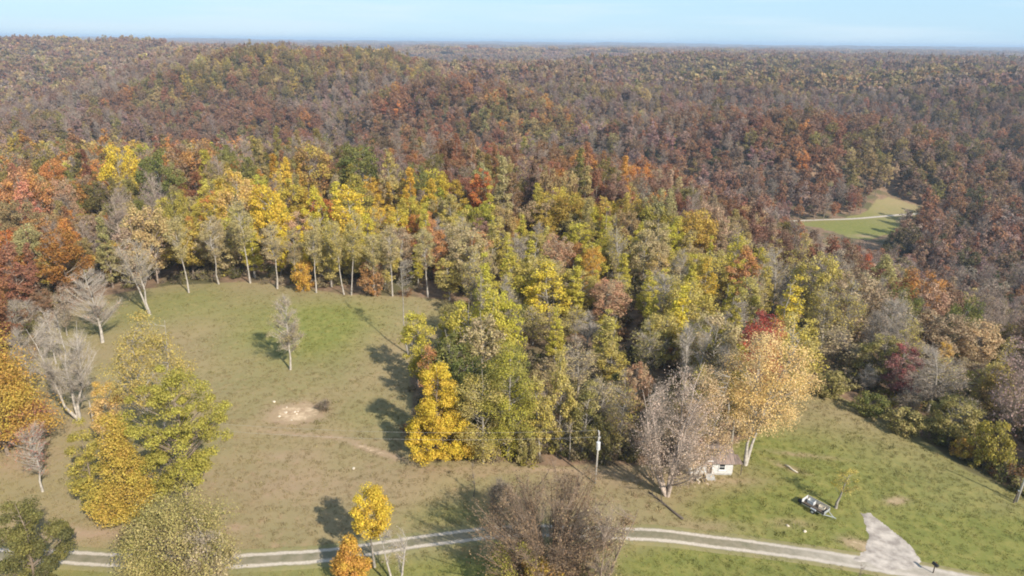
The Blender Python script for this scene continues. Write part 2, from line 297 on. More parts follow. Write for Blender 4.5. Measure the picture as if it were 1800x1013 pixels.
    (2581, 3686, [('russet', 3), ('brown', 4), ('khaki', 2), ('olive', 2), ('mauve_bare', 3), ('tan', 1)]),
]
SPECIAL = [
    ('deciduous_tree', -54.0, 92.6, {'seed': 101, 'H': 22.97, 'R': 6.34, 'cb': 0.28, 'form': 'oval', 'nc': 95, 'nl': 176, 'leaf': 0.234, 'twigs': 22, 'leaf_share': 0.62, 'stems': 2, 'stem_spread': 0.12}, (0.52, 0.39, 0.11), (0.46, 0.36, 0.12), 'pale', 'tall thinning gold tree with pale limbs showing, rising behind the bright yellow-green tree', None),
    ('deciduous_tree', -43.6, 78.6, {'seed': 102, 'H': 21.38, 'R': 6.28, 'cb': 0.12, 'form': 'round', 'nc': 120, 'nl': 272, 'leaf': 0.218, 'cr': 1.15}, (0.46, 0.41, 0.085), (0.36, 0.31, 0.075), 'brown', 'dense bright yellow-green round tree, the fullest in the clump beside the left field', None),
    ('deciduous_tree', -49.1, 74.2, {'seed': 103, 'H': 16.79, 'R': 4.81, 'cb': 0.1, 'form': 'cone', 'nc': 100, 'nl': 208, 'leaf': 0.211}, 'gold_green', (0.5, 0.33, 0.08), 'brown', 'dull orange-gold tree on the near side of the yellow-green clump', None),
    ('deciduous_tree', -54.8, 76.4, {'seed': 104, 'H': 13.83, 'R': 2.57, 'cb': 0.05, 'form': 'column', 'nc': 60, 'nl': 176, 'leaf': 0.187}, 'olive', 'gold_green', 'brown', 'narrow olive tree at the left flank of the big yellow-green clump', None),
    ('deciduous_tree', -60.2, 90.9, {'seed': 105, 'H': 12.79, 'R': 2.97, 'cb': 0.2, 'form': 'round', 'nc': 45, 'nl': 160, 'leaf': 0.203}, 'deep_yellow', 'peach', 'pale', 'small golden round tree peeping out left of the thinning gold tree', None),
    ('deciduous_tree', -38.0, 64.5, {'seed': 106, 'H': 12.64, 'R': 7.4, 'cb': 0.12, 'form': 'oval', 'nc': 130, 'nl': 192, 'leaf': 0.187, 'twigs': 8}, (0.3, 0.27, 0.08), 'khaki', 'brown', 'nearest olive-green tree, hiding part of the gravel road at the bottom', None),
    ('deciduous_tree', -34.2, 63.0, {'seed': 107, 'H': 9.06, 'R': 3.77, 'cb': 0.2, 'form': 'round', 'nc': 60, 'nl': 96, 'leaf': 0.187, 'twigs': 30}, 'khaki', 'bare', 'grey', 'greyish half-bare tree in front of the road, touching the nearest olive tree', None),
    ('deciduous_tree', -76.4, 90.4, {'seed': 108, 'H': 23.46, 'R': 9.31, 'cb': 0.12, 'form': 'cone', 'nc': 120, 'nl': 272, 'leaf': 0.234}, 'gold_green', 'orange', 'brown', 'broad orange and green tree cut by the left edge above the bare slope', None),
    ('deciduous_tree', -80.5, 91.9, {'seed': 109, 'H': 14.55, 'R': 4.7, 'cb': 0.1, 'form': 'round', 'nc': 60, 'nl': 192, 'leaf': 0.218}, 'green', 'dark_olive', 'brown', 'dark green tree at the left edge under the broad orange and green tree', None),
    ('deciduous_tree', -72.6, 90.5, {'seed': 110, 'H': 9.76, 'R': 3.83, 'cb': 0.35, 'form': 'round', 'nc': 30, 'nl': 96, 'leaf': 0.172, 'twigs': 20}, 'salmon', 'crimson', 'grey', 'small pinkish-red tree below the broad orange and green tree', None),
    ('bare_tree', -65.4, 81.5, {'seed': 111, 'H': 11.09, 'R': 3.5, 'cb': 0.3, 'form': 'vase', 'nc': 44, 'nl': 22, 'leaf': 0.172, 'twigs': 55, 'twig_len': 0.8}, 'crimson', 'salmon', 'pale', 'small pale-trunked tree with thin reddish top on the bare pinkish slope', None),
    ('cedar_tree', -54.0, 63.0, {'seed': 112, 'H': 13.01, 'R': 4.01, 'cb': 0.02, 'form': 'oval', 'nc': 52, 'nl': 416, 'leaf': 0.187, 'cr': 1.05, 'lumps': 0.7}, 'dark_olive', 'olive', 'brown', 'dark olive cedar with ragged separate boughs in the bottom left corner', None),
    ('bare_tree', -71.7, 100.9, {'seed': 113, 'H': 19.63, 'R': 5.72, 'cb': 0.25, 'form': 'oval', 'nc': 90, 'nl': 8, 'leaf': 0.172, 'twigs': 80, 'twig_w': 0.03, 'twig_len': 1.2, 'stems': 3, 'trunk_r': 0.42, 'stem_spread': 0.2}, 'bare', 'khaki', 'pale', 'large pale bare tree with three leaning limbs beside the field clump', None),
    ('dead_tree', -68.0, 98.6, {'seed': 114, 'H': 5.44, 'R': 0.9, 'cb': 0.55, 'form': 'vase', 'nc': 6, 'nl': 0, 'twigs': 3, 'twig_len': 0.5, 'trunk_r': 0.32}, 'bare', 'bare', 'pale', 'broken white dead trunk standing under the three-limbed bare tree', None),
    ('bare_tree', -85.4, 132.0, {'seed': 115, 'H': 17.43, 'R': 5.51, 'cb': 0.3, 'form': 'oval', 'nc': 70, 'nl': 9, 'leaf': 0.195, 'twigs': 70, 'twig_w': 0.032, 'twig_len': 1.2, 'trunk_r': 0.32}, 'bare', 'salmon', 'pale', 'bare whitish tree at the left end of the green hilltop, red leaves behind it', None),
    ('bare_tree', -82.4, 146.3, {'seed': 116, 'H': 18.89, 'R': 6.01, 'cb': 0.45, 'form': 'oval', 'nc': 80, 'nl': 35, 'leaf': 0.218, 'twigs': 50, 'stems': 2, 'trunk_r': 0.36, 'stem_spread': 0.1, 'lean': (-0.106, 0.0)}, 'khaki', 'bare', 'pale', 'twin-trunked pale tree leaning left on the hilltop, greyish-green top', None),
    ('deciduous_tree', -42.5, 120.0, {'seed': 117, 'H': 15.73, 'R': 3.53, 'cb': 0.28, 'form': 'oval', 'nc': 70, 'nl': 48, 'leaf': 0.187, 'twigs': 70, 'twig_len': 0.9, 'trunk_r': 0.2, 'twig_w': 0.03}, 'bare', 'khaki', 'pale', 'small greyish bare tree standing alone in the middle of the green hill', None),
    ('bare_tree', -20.9, 127.5, {'seed': 118, 'H': 23.54, 'R': 1.89, 'cb': 0.55, 'form': 'column', 'nc': 30, 'nl': 12, 'leaf': 0.195, 'twigs': 30, 'trunk_r': 0.17, 'twig_len': 0.8}, 'khaki', 'bare', 'grey', 'tall thin bare tree standing alone in the field, long shadow behind it', None),
    ('bare_tree', -5.8, 128.0, {'seed': 119, 'H': 17.54, 'R': 1.92, 'cb': 0.55, 'form': 'column', 'nc': 28, 'nl': 9, 'leaf': 0.195, 'twigs': 30, 'trunk_r': 0.16, 'twig_len': 0.8}, 'khaki', 'bare', 'grey', 'thin bare trunk rising behind the yellow cone tree and its olive neighbour', None),
    ('deciduous_tree', -10.9, 90.3, {'seed': 120, 'H': 16.75, 'R': 4.94, 'cb': 0.03, 'form': 'spire', 'nc': 190, 'nl': 240, 'leaf': 0.203, 'cr': 0.95}, 'yellow', 'deep_yellow', 'brown', 'bright yellow cone-shaped tree at the right edge of the open field', None),
    ('deciduous_tree', -4.0, 89.6, {'seed': 121, 'H': 16.32, 'R': 4.78, 'cb': 0.08, 'form': 'round', 'nc': 85, 'nl': 144, 'leaf': 0.203, 'twigs': 6}, 'gold_green', 'khaki', 'grey', 'tan-olive tree right beside the bright yellow cone tree', None),
    ('deciduous_tree', -0.4, 90.7, {'seed': 122, 'H': 19.69, 'R': 5.22, 'cb': 0.05, 'form': 'oval', 'nc': 110, 'nl': 192, 'leaf': 0.211}, 'lime', 'olive', 'grey', 'yellow-olive tree with a light green tip, second from the yellow cone tree', None),
    ('deciduous_tree', -13.5, 102.6, {'seed': 123, 'H': 13.85, 'R': 2.11, 'cb': 0.3, 'form': 'oval', 'nc': 30, 'nl': 112, 'leaf': 0.195}, 'orange', 'salmon', 'brown', 'small orange-topped tree peeping over the bright yellow cone tree', None),
    ('deciduous_tree', -12.1, 136.3, {'seed': 124, 'H': 8.08, 'R': 4.22, 'cb': 0.05, 'form': 'round', 'nc': 60, 'nl': 128, 'leaf': 0.195}, 'olive', 'khaki', 'brown', 'low olive bush-like tree at the corner where the field meets the wood', None),
    ('deciduous_tree', -16.2, 67.3, {'seed': 125, 'H': 12.02, 'R': 2.81, 'cb': 0.42, 'form': 'oval', 'nc': 46, 'nl': 240, 'leaf': 0.187, 'cr': 0.85}, 'yellow', 'deep_yellow', 'grey', 'brilliant yellow-topped tree beside the gravel road near the bottom', None),
    ('deciduous_tree', -18.3, 64.6, {'seed': 126, 'H': 7.24, 'R': 2.58, 'cb': 0.1, 'form': 'cone', 'nc': 60, 'nl': 208, 'leaf': 0.187}, 'deep_yellow', 'orange', 'grey', 'orange-yellow tree in front of the road, below the brilliant yellow one', None),
    ('bare_tree', -13.0, 63.4, {'seed': 127, 'H': 9.07, 'R': 2.37, 'cb': 0.3, 'form': 'vase', 'nc': 34, 'nl': 4, 'leaf': 0.156, 'twigs': 28, 'stems': 2, 'trunk_r': 0.26, 'twig_len': 0.7}, 'bare', 'khaki', 'pale', 'small pale bare tree right of the yellow roadside pair', None),
    ('bare_tree', 4.7, 65.5, {'seed': 128, 'H': 14.31, 'R': 9.18, 'cb': 0.04, 'form': 'round', 'nc': 260, 'nl': 60, 'leaf': 0.17, 'twigs': 100, 'twig_len': 1.2, 'stems': 6, 'trunk_r': 0.45, 'stem_spread': 0.3, 'twig_w': 0.022, 'cr': 1.4}, (0.34, 0.24, 0.14), (0.26, 0.17, 0.1), 'umber', 'wide brown twiggy many-stemmed bare tree overhanging the gravel road', None),
    ('bare_tree', 10.3, 63.2, {'seed': 129, 'H': 12.93, 'R': 4.02, 'cb': 0.12, 'form': 'vase', 'nc': 80, 'nl': 19, 'leaf': 0.156, 'twigs': 60, 'twig_len': 1.1, 'stems': 4, 'trunk_r': 0.35, 'stem_spread': 0.3, 'twig_w': 0.017}, 'khaki', 'tan', 'brown', 'paler tan twiggy tree on the right side of the wide brown twiggy tree', None),
    ('deciduous_tree', 0.6, 62.6, {'seed': 130, 'H': 7.62, 'R': 3.15, 'cb': 0.1, 'form': 'round', 'nc': 50, 'nl': 128, 'leaf': 0.172}, 'olive', 'lime', 'brown', 'low olive tree with yellow patches under the wide brown twiggy tree', None),
    ('deciduous_tree', 3.7, 61.0, {'seed': 131, 'H': 6.75, 'R': 2.79, 'cb': 0.1, 'form': 'round', 'nc': 40, 'nl': 128, 'leaf': 0.172}, 'lime', 'orange', 'brown', 'low yellowish tree at the bottom edge under the brown twiggy tree', None),
    ('thicket_shrub', -1.3, 75.5, {'seed': 132, 'H': 7.24, 'R': 2.29, 'cb': 0.03, 'form': 'round', 'nc': 60, 'nl': 16, 'leaf': 0.125, 'twigs': 60, 'twig_len': 0.9, 'stems': 4, 'trunk_r': 0.14}, 'brown', 'tan', 'dark', 'dark brown round thicket at the left side of the wide brown twiggy tree', None),
    ('bare_tree', 22.2, 82.2, {'seed': 133, 'H': 20.9, 'R': 7.1, 'cb': 0.16, 'form': 'oval', 'nc': 130, 'nl': 60, 'leaf': 0.172, 'twigs': 60, 'twig_len': 1.2, 'stems': 5, 'trunk_r': 0.62, 'stem_spread': 0.22, 'leaf_share': 0.9}, (0.62, 0.46, 0.34), (0.56, 0.43, 0.34), 'pinkish', 'big fork-limbed bare tree with tan leaf remnants, left of the white house', None),
    ('deciduous_tree', 27.5, 86.4, {'seed': 134, 'H': 17.95, 'R': 4.51, 'cb': 0.14, 'form': 'oval', 'nc': 100, 'nl': 110, 'leaf': 0.18, 'twigs': 16, 'stems': 2, 'trunk_r': 0.2}, (0.68, 0.47, 0.24), (0.56, 0.42, 0.26), 'grey', 'thin peach-tan tree standing before the left end of the white house', None),
    ('deciduous_tree', 35.7, 90.1, {'seed': 135, 'H': 22.49, 'R': 6.82, 'cb': 0.3, 'form': 'round', 'nc': 150, 'nl': 150, 'leaf': 0.195, 'stems': 2, 'trunk_r': 0.36, 'stem_spread': 0.14, 'droop': 0.14, 'lean': (0.107, 0.0)}, (0.74, 0.5, 0.17), (0.8, 0.6, 0.32), 'pale', 'large golden-peach tree on pale forked trunks at the right end of the house', None),
    ('deciduous_tree', 39.4, 99.3, {'seed': 136, 'H': 22.25, 'R': 4.49, 'cb': 0.45, 'form': 'oval', 'nc': 50, 'nl': 176, 'leaf': 0.195}, 'red', 'crimson', 'grey', 'red-topped tree directly behind the large golden-peach tree', None),
    ('deciduous_tree', 35.3, 96.0, {'seed': 137, 'H': 17.88, 'R': 1.98, 'cb': 0.3, 'form': 'oval', 'nc': 32, 'nl': 144, 'leaf': 0.195}, 'gold_green', 'lime', 'grey', 'narrow yellow-green tree between the red-topped tree and the gnarled bare tree', None),
    ('bare_tree', 29.5, 106.2, {'seed': 138, 'H': 17.46, 'R': 4.56, 'cb': 0.4, 'form': 'vase', 'nc': 60, 'nl': 0, 'twigs': 52, 'stems': 2, 'trunk_r': 0.34, 'stem_spread': 0.14, 'twig_len': 1.1, 'lean': (0.097, 0.0)}, 'bare', 'bare', 'pale', 'gnarled pale bare tree among leafy ones behind the white house', None),
    ('deciduous_tree', 45.1, 80.1, {'seed': 139, 'H': 6.18, 'R': 1.79, 'cb': 0.42, 'form': 'round', 'nc': 16, 'nl': 73, 'leaf': 0.156, 'cr': 0.7, 'trunk_r': 0.2, 'lean': (0.199, 0.0)}, 'khaki', 'gold_green', 'grey', 'tiny leaning tree with sparse olive leaves beside the old trailer', None),
    ('bare_sapling', -5.1, 81.4, {'seed': 140, 'H': 6.66, 'R': 0.6, 'cb': 0.2, 'form': 'column', 'nc': 10, 'nl': 6, 'leaf': 0.117, 'twigs': 14, 'trunk_r': 0.07, 'twig_len': 0.5}, 'brown', 'brown', 'dark', 'thin dark crooked sapling in the field left of the brown thicket', None),
    ('bare_sapling', 39.5, 62.5, {'seed': 141, 'H': 5.56, 'R': 1.14, 'cb': 0.4, 'form': 'vase', 'nc': 12, 'nl': 0, 'twigs': 10, 'trunk_r': 0.07, 'twig_len': 0.5}, 'bare', 'bare', 'dark', 'bare sapling top poking over the road near the gravel drive', None),
    ('dead_tree', 9.0, 90.7, {'seed': 142, 'H': 6.53, 'R': 0.8, 'cb': 0.5, 'form': 'column', 'nc': 10, 'nl': 4, 'twigs': 10, 'trunk_r': 0.1}, 'bare', 'khaki', 'pale', 'thin pale trunk at the wood edge between the light-tipped olive tree and the pole', None),
]
TREES = [
    ('deciduous_tree', 'round', -143.9, 250.0, 29.9, 6.71, 'deep_yellow', 'yellow', 'grey', 4.99, 'golden-yellow round-crowned tree standing highest above the left wood', 'trees of the wood'),
    ('deciduous_tree', 'round', -123.2, 265.0, 27.7, 9.89, 'orange', 'brown', 'grey', 5.01, 'broad burnt-orange tree just right of the golden round tree', 'trees of the wood'),
    ('deciduous_tree', 'round', -114.7, 225.0, 28.3, 7.71, 'olive', 'green', 'grey', 3.2, 'dark olive rounded tree between the golden round tree and the burnt-orange one', 'trees of the wood'),
    ('deciduous_tree', 'round', -69.1, 240.0, 27.4, 9.35, 'gold_green', 'russet', 'grey', 1.77, 'wide tree with orange-rust right side and green left side above the yellow trees', 'trees of the wood'),
    ('deciduous_tree', 'round', -51.7, 235.0, 27.4, 9.17, 'olive', 'green', 'grey', 0.33, 'big dome-shaped olive green tree right of the wide rust and green tree', 'trees of the wood'),
    ('deciduous_tree', 'oval', -41.0, 230.0, 26.4, 4.69, 'gold_green', 'tan', 'grey', 2.38, 'narrow tan-gold tree on the right flank of the olive dome tree', 'trees of the wood'),
    ('deciduous_tree', 'oval', -46.2, 186.0, 24.2, 6.47, 'yellow', 'deep_yellow', 'pale', 2.53, 'brightest yellow tree of the wood, tall above the field crest', 'trees of the wood'),
    ('deciduous_tree', 'oval', -38.8, 180.0, 16.3, 3.78, 'yellow', 'lime', 'pale', 0.28, 'yellow tree at the right foot of the brightest yellow wood tree', 'trees of the wood'),
    ('deciduous_tree', 'round', -77.5, 192.0, 25.7, 5.85, 'deep_yellow', 'peach', 'pale', 0.3, 'apricot-gold tree at the left of the hilltop yellow group', 'trees of the wood'),
    ('deciduous_tree', 'round', -65.4, 185.0, 23.6, 6.44, 'yellow', 'deep_yellow', 'pale', 6.19, 'warm yellow tree on pale trunks between the apricot-gold and brightest yellow trees', 'trees of the wood'),
    ('deciduous_tree', 'cone', -68.5, 215.0, 25.1, 2.64, 'khaki', 'olive', 'grey', 4.04, 'slim pointed khaki tree between the rust and green tree and the warm yellow tree', 'trees of the wood'),
    ('deciduous_tree', 'cone', -73.8, 215.0, 24.6, 2.29, 'deep_yellow', 'gold_green', 'grey', 1.45, 'small pointed golden tree behind the warm yellow tree', 'trees of the wood'),
    ('deciduous_tree', 'oval', -11.9, 225.0, 23.2, 4.98, 'red', 'orange', 'grey', 2.7, 'fiery orange-red tree in the middle of the wood', 'trees of the wood'),
    ('deciduous_tree', 'cone', -8.2, 210.0, 19.6, 4.17, 'gold_green', 'lime', 'grey', 6.04, 'yellow-green tree directly in front of the fiery orange-red tree', 'trees of the wood'),
    ('deciduous_tree', 'round', -30.4, 225.0, 22.9, 6.09, 'green', 'olive', 'grey', 5.57, 'dark green tree between the olive dome tree and the fiery orange-red tree', 'trees of the wood'),
    ('deciduous_tree', 'cone', -23.1, 180.0, 20.0, 3.31, 'gold_green', 'lime', 'grey', 5.23, 'pointed yellow-green tree above the small pink tree', 'trees of the wood'),
    ('deciduous_tree', 'oval', -17.3, 195.0, 19.5, 4.38, 'khaki', 'gold_green', 'grey', 2.43, 'khaki-gold oval tree left of the yellow-green pointed tree', 'trees of the wood'),
    ('deciduous_tree', 'oval', -23.5, 172.0, 13.0, 2.62, 'crimson', 'salmon', 'grey', 3.06, 'small pink-red tree at the field end of the wood', 'trees of the wood'),
    ('deciduous_tree', 'round', -152.7, 215.0, 27.6, 7.44, 'salmon', 'orange', 'grey', 4.2, 'tall salmon-pink tree near the left edge', 'trees of the wood'),
    ('deciduous_tree', 'round', -143.8, 220.0, 22.8, 4.55, 'salmon', 'tan', 'grey', 0.38, 'smaller salmon tree right of the tall salmon-pink tree', 'trees of the wood'),
    ('deciduous_tree', 'round', -133.1, 185.0, 16.7, 9.38, 'orange', 'russet', 'grey', 3.44, 'broad orange-rust tree low at the left edge of the wood', 'trees of the wood'),
    ('deciduous_tree', 'round', -116.9, 170.0, 10.9, 5.84, 'orange', 'gold_green', 'grey', 1.68, 'low orange tree with dark gaps at the left end of the hilltop', 'trees of the wood'),
    ('deciduous_tree', 'round', -106.3, 175.0, 10.9, 4.49, 'orange', 'gold_green', 'grey', 5.45, 'low amber tree left of the twin-trunked tree', 'trees of the wood'),
    ('deciduous_tree', 'round', -123.7, 160.0, 5.8, 4.89, 'orange', 'olive', 'grey', 0.4, 'amber and olive tree low beside the broad rust tree', 'trees of the wood'),
    ('deciduous_tree', 'oval', 18.9, 185.0, 15.8, 4.66, 'gold_green', 'lime', 'grey', 4.21, 'yellow-green oval tree standing over the right wood', 'trees of the wood'),
    ('deciduous_tree', 'oval', 7.8, 140.0, 16.2, 6.02, 'gold_green', 'yellow', 'grey', 5.39, 'large mottled yellow tree in the near middle of the wood', 'trees of the wood'),
    ('deciduous_tree', 'cone', 18.5, 122.0, 12.3, 3.55, 'lime', 'khaki', 'grey', 1.41, 'lime-green pointed tree in front of the tan trees', 'trees of the wood'),
    ('deciduous_tree', 'cone', 31.7, 126.0, 17.2, 4.16, 'yellow', 'lime', 'grey', 5.55, 'bright lime-yellow pointed tree above the gnarled bare tree', 'trees of the wood'),
    ('deciduous_tree', 'cone', 54.9, 130.0, 17.4, 4.05, 'gold_green', 'yellow', 'grey', 5.41, 'tall yellow pointed tree behind the large golden-peach tree', 'trees of the wood'),
    ('deciduous_tree', 'oval', 50.9, 140.0, 15.8, 3.62, 'lime', 'khaki', 'grey', 0.11, 'yellow-green tree left of the tall yellow spire', 'trees of the wood'),
    ('deciduous_tree', 'oval', 43.6, 150.0, 15.0, 3.34, 'gold_green', 'deep_yellow', 'grey', 4.39, 'golden tree between the lime-yellow spire and the yellow-green one', 'trees of the wood'),
    ('deciduous_tree', 'oval', 35.4, 160.0, 14.1, 3.41, 'deep_yellow', 'tan', 'grey', 0.01, 'small bright gold tree amid tan trees of the right wood', 'trees of the wood'),
    ('deciduous_tree', 'cone', 43.6, 128.0, 13.9, 2.8, 'olive', 'gold_green', 'grey', 3.12, 'olive pointed tree just above the red-topped tree', 'trees of the wood'),
    ('deciduous_tree', 'round', 20.6, 140.0, 13.0, 4.86, 'tan', 'salmon', 'grey', 2.71, 'pinkish-tan bare-looking tree right of the mottled yellow tree', 'trees of the wood'),
    ('deciduous_tree', 'round', 11.7, 165.0, 15.7, 4.2, 'salmon', 'tan', 'grey', 1.26, 'salmon and pink tree behind the mottled yellow tree', 'trees of the wood'),
    ('deciduous_tree', 'round', 19.0, 160.0, 13.9, 3.41, 'deep_yellow', 'orange', 'grey', 2.01, 'orange-gold tree between the pinkish-tan tree and the yellow-green oval', 'trees of the wood'),
    ('deciduous_tree', 'round', 69.6, 112.0, 11.5, 3.72, 'crimson', 'mauve_bare', 'grey', 5.0, 'purple-crimson tree at the edge of the lower right wood', 'trees of the wood'),
    ('bare_tree', 'bare', 74.7, 110.0, 12.6, 6.42, 'bare', 'tan', 'grey', 1.96, 'wide grey-brown bare tree right of the purple-crimson tree', 'trees of the wood'),
    ('deciduous_tree', 'round', 71.5, 98.0, 8.7, 4.51, 'khaki', 'olive', 'grey', 0.92, 'rounded olive-tan tree leaning over the lower field edge', 'trees of the wood'),
    ('deciduous_tree', 'bush', 70.2, 93.0, 3.7, 1.75, 'orange', 'gold_green', 'grey', 4.33, 'small orange and yellow bush at the foot of the rounded olive-tan tree', 'trees of the wood'),
    ('deciduous_tree', 'round', 101.7, 140.0, 14.6, 5.58, 'peach', 'tan', 'grey', 2.78, 'peach-tan rounded tree in the far lower right wood', 'trees of the wood'),
    ('deciduous_tree', 'round', 92.3, 135.0, 8.5, 2.18, 'deep_yellow', 'peach', 'grey', 4.95, 'small bright amber tree left of the peach-tan tree', 'trees of the wood'),
    ('deciduous_tree', 'round', 112.8, 180.0, 21.8, 6.98, 'russet', 'orange', 'grey', 1.46, 'rusty red-brown domed tree under the far meadow', 'trees of the wood'),
    ('deciduous_tree', 'round', 112.2, 210.0, 19.9, 3.59, 'red', 'russet', 'grey', 1.98, 'small brick-red tree just below the far meadow', 'trees of the wood'),
    ('deciduous_tree', 'round', 104.9, 150.0, 18.5, 4.59, 'olive', 'green', 'grey', 4.96, 'dark olive tree beside the rusty domed tree', 'trees of the wood'),
    ('deciduous_tree', 'thin', 64.4, 125.0, 10.0, 6.1, 'khaki', 'tan', 'dark', 3.14, 'tan-olive thin tree with dark trunk beyond the yard', 'trees of the wood'),
    ('deciduous_tree', 'round', 69.6, 118.0, 11.0, 4.74, 'khaki', 'olive', 'dark', 3.14, 'khaki tree left of the purple-crimson tree', 'trees of the wood'),
    ('deciduous_tree', 'bush', 58.3, 112.0, 4.9, 3.57, 'khaki', 'olive', 'dark', 1.46, 'low khaki tree at the corner where the right field begins', 'trees of the wood'),
    ('deciduous_tree', 'bush', 62.2, 106.0, 4.3, 2.93, 'olive', 'green', 'dark', 0.09, 'low dark olive tree along the right field edge', 'trees of the wood'),
    ('deciduous_tree', 'bush', 65.2, 100.0, 4.6, 3.25, 'olive', 'khaki', 'dark', 5.79, 'low olive tree left of the rounded olive-tan tree', 'trees of the wood'),
    ('deciduous_tree', 'bush', 72.9, 90.0, 8.6, 2.94, 'olive', 'gold_green', 'dark', 0.53, 'low yellow-olive tree at the right edge above the lower pole', 'trees of the wood'),
    ('deciduous_tree', 'round', 84.3, 105.0, 13.2, 4.28, 'gold_green', 'brown', 'dark', 5.24, 'brown and gold tree at the right edge of the picture', 'trees of the wood'),
    ('deciduous_tree', 'thin', 25.5, 115.0, 13.5, 4.08, 'khaki', 'olive', 'grey', 2.28, 'hazy olive-tan tree left of the gnarled bare tree', 'trees of the wood'),
    ('deciduous_tree', 'thin', 12.2, 112.0, 10.2, 4.52, 'tan', 'khaki', 'grey', 5.9, 'tan thin tree behind the light-tipped olive tree', 'trees of the wood'),
    ('deciduous_tree', 'round', 6.3, 105.0, 9.1, 3.81, 'khaki', 'brown', 'grey', 2.48, 'brownish tree right of the light-tipped olive tree', 'trees of the wood'),
    ('deciduous_tree', 'thin', 14.8, 100.0, 9.8, 4.11, 'khaki', 'tan', 'grey', 5.81, 'olive-tan leafless-looking tree behind the utility pole', 'trees of the wood'),
    ('deciduous_tree', 'round', 20.7, 103.0, 10.3, 2.81, 'salmon', 'tan', 'grey', 3.45, 'small pinkish-orange tree left of the fork-limbed tree', 'trees of the wood'),
    ('deciduous_tree', 'tall', -79.5, 159.7, 20.0, 3.14, 'khaki', 'khaki', 'pale', 1.49, 'slim pale-trunked khaki tree at the left rise of the hilltop', 'trees of the wood'),
    ('deciduous_tree', 'tall', -74.3, 165.3, 18.0, 3.11, 'tan', 'khaki', 'pale', 4.6, 'tan pale-trunked tree where the hilltop is highest', 'trees of the wood'),
    ('deciduous_tree', 'tall', -66.6, 166.0, 21.5, 3.53, 'khaki', 'khaki', 'pale', 4.18, 'khaki tree with twin-looking pale trunk over the hilltop', 'trees of the wood'),
    ('deciduous_tree', 'tall', -58.1, 161.0, 16.8, 3.45, 'tan', 'khaki', 'pale', 4.24, 'tan tree with the whitest straight trunk on the field crest', 'trees of the wood'),
    ('deciduous_tree', 'tall', -52.5, 158.8, 16.0, 2.45, 'brown', 'khaki', 'pale', 2.88, 'thin brown tree right of the whitest straight trunk', 'trees of the wood'),
    ('deciduous_tree', 'tall', -47.3, 157.1, 18.3, 2.83, 'khaki', 'khaki', 'pale', 1.38, 'khaki pale-trunked tree before the brightest yellow wood tree', 'trees of the wood'),
    ('deciduous_tree', 'tall', -40.3, 155.9, 19.3, 2.67, 'gold_green', 'khaki', 'pale', 3.97, 'first of two close pale trunks under the brightest yellow wood tree', 'trees of the wood'),
    ('deciduous_tree', 'tall', -38.5, 155.7, 20.5, 2.66, 'gold_green', 'khaki', 'pale', 0.66, 'second of two close pale trunks under the brightest yellow wood tree', 'trees of the wood'),
    ('deciduous_tree', 'tall', -32.8, 155.9, 16.2, 3.22, 'khaki', 'khaki', 'pale', 4.29, 'khaki pale-trunked tree right of the two close pale trunks', 'trees of the wood'),
    ('deciduous_tree', 'tall', -28.7, 156.0, 17.7, 2.95, 'tan', 'khaki', 'pale', 3.94, 'tan pale-trunked tree near the tall thin lone tree', 'trees of the wood'),
    ('deciduous_tree', 'tall', -20.2, 156.0, 17.2, 3.08, 'khaki', 'khaki', 'pale', 2.33, 'khaki pale-trunked tree at the right end of the field crest', 'trees of the wood'),
    ('deciduous_tree', 'bush', -51.1, 158.7, 8.3, 3.03, 'orange', 'deep_yellow', 'grey', 4.95, 'low orange tree at the foot of the crest trees, left one of two', 'trees of the wood'),
    ('deciduous_tree', 'bush', -33.5, 156.2, 9.2, 3.52, 'orange', 'brown', 'grey', 1.2, 'low orange-brown tree at the foot of the crest trees, right one of two', 'trees of the wood'),
    ('deciduous_tree', 'oval', -14.9, 154.5, 11.3, 4.02, 'gold_green', 'khaki', 'pale', 2.42, 'spreading gold-green tree at the corner of the field crest', 'trees of the wood'),
    ('bare_tree', 'bare', -83.9, 108.1, 15.1, 2.93, 'bare', 'tan', 'pale', 4.95, 'pale bare tree left of the three-limbed bare tree, tallest of the left scrub', 'trees of the wood'),
    ('bare_tree', 'bare', -89.1, 122.3, 11.9, 3.06, 'bare', 'khaki', 'pale', 2.36, 'pale bare tree standing behind the three-limbed bare tree', 'trees of the wood'),
    ('bare_tree', 'bare', -103.5, 132.0, 11.4, 3.52, 'tan', 'khaki', 'grey', 4.42, 'tan-grey bare tree above the broad orange and green tree', 'trees of the wood'),
    ('bare_tree', 'thin', -95.7, 136.6, 11.7, 2.65, 'bare', 'tan', 'grey', 3.8, 'small grey tree below the left end of the hilltop', 'trees of the wood'),
    ('deciduous_tree', 'oval', -53.9, 190.0, 22.4, 3.94, 'yellow', 'lime', 'pale', 5.83, 'lime-yellow tree between the warm yellow and the brightest yellow trees', 'trees of the wood'),
    ('deciduous_tree', 'oval', -31.4, 186.0, 17.8, 4.36, 'gold_green', 'yellow', 'pale', 6.15, 'gold-green tree between the brightest yellow tree and the small pointed one', 'trees of the wood'),
    ('deciduous_tree', 'oval', -84.0, 190.0, 18.3, 3.97, 'gold_green', 'deep_yellow', 'pale', 4.49, 'gold-green tree left of the apricot-gold tree', 'trees of the wood'),
    ('deciduous_tree', 'round', -95.1, 190.0, 21.4, 4.74, 'olive', 'gold_green', 'grey', 5.01, 'olive-gold tree between the burnt-orange tree and the hilltop trunks', 'trees of the wood'),
    ('deciduous_tree', 'cone', 2.1, 185.0, 15.8, 3.57, 'gold_green', 'lime', 'grey', 0.95, 'pointed gold-green tree beyond the corner of the field', 'trees of the wood'),
    ('deciduous_tree', 'cone', 9.6, 178.0, 14.6, 3.01, 'lime', 'khaki', 'grey', 4.42, 'slim lime tree behind the salmon and pink tree', 'trees of the wood'),
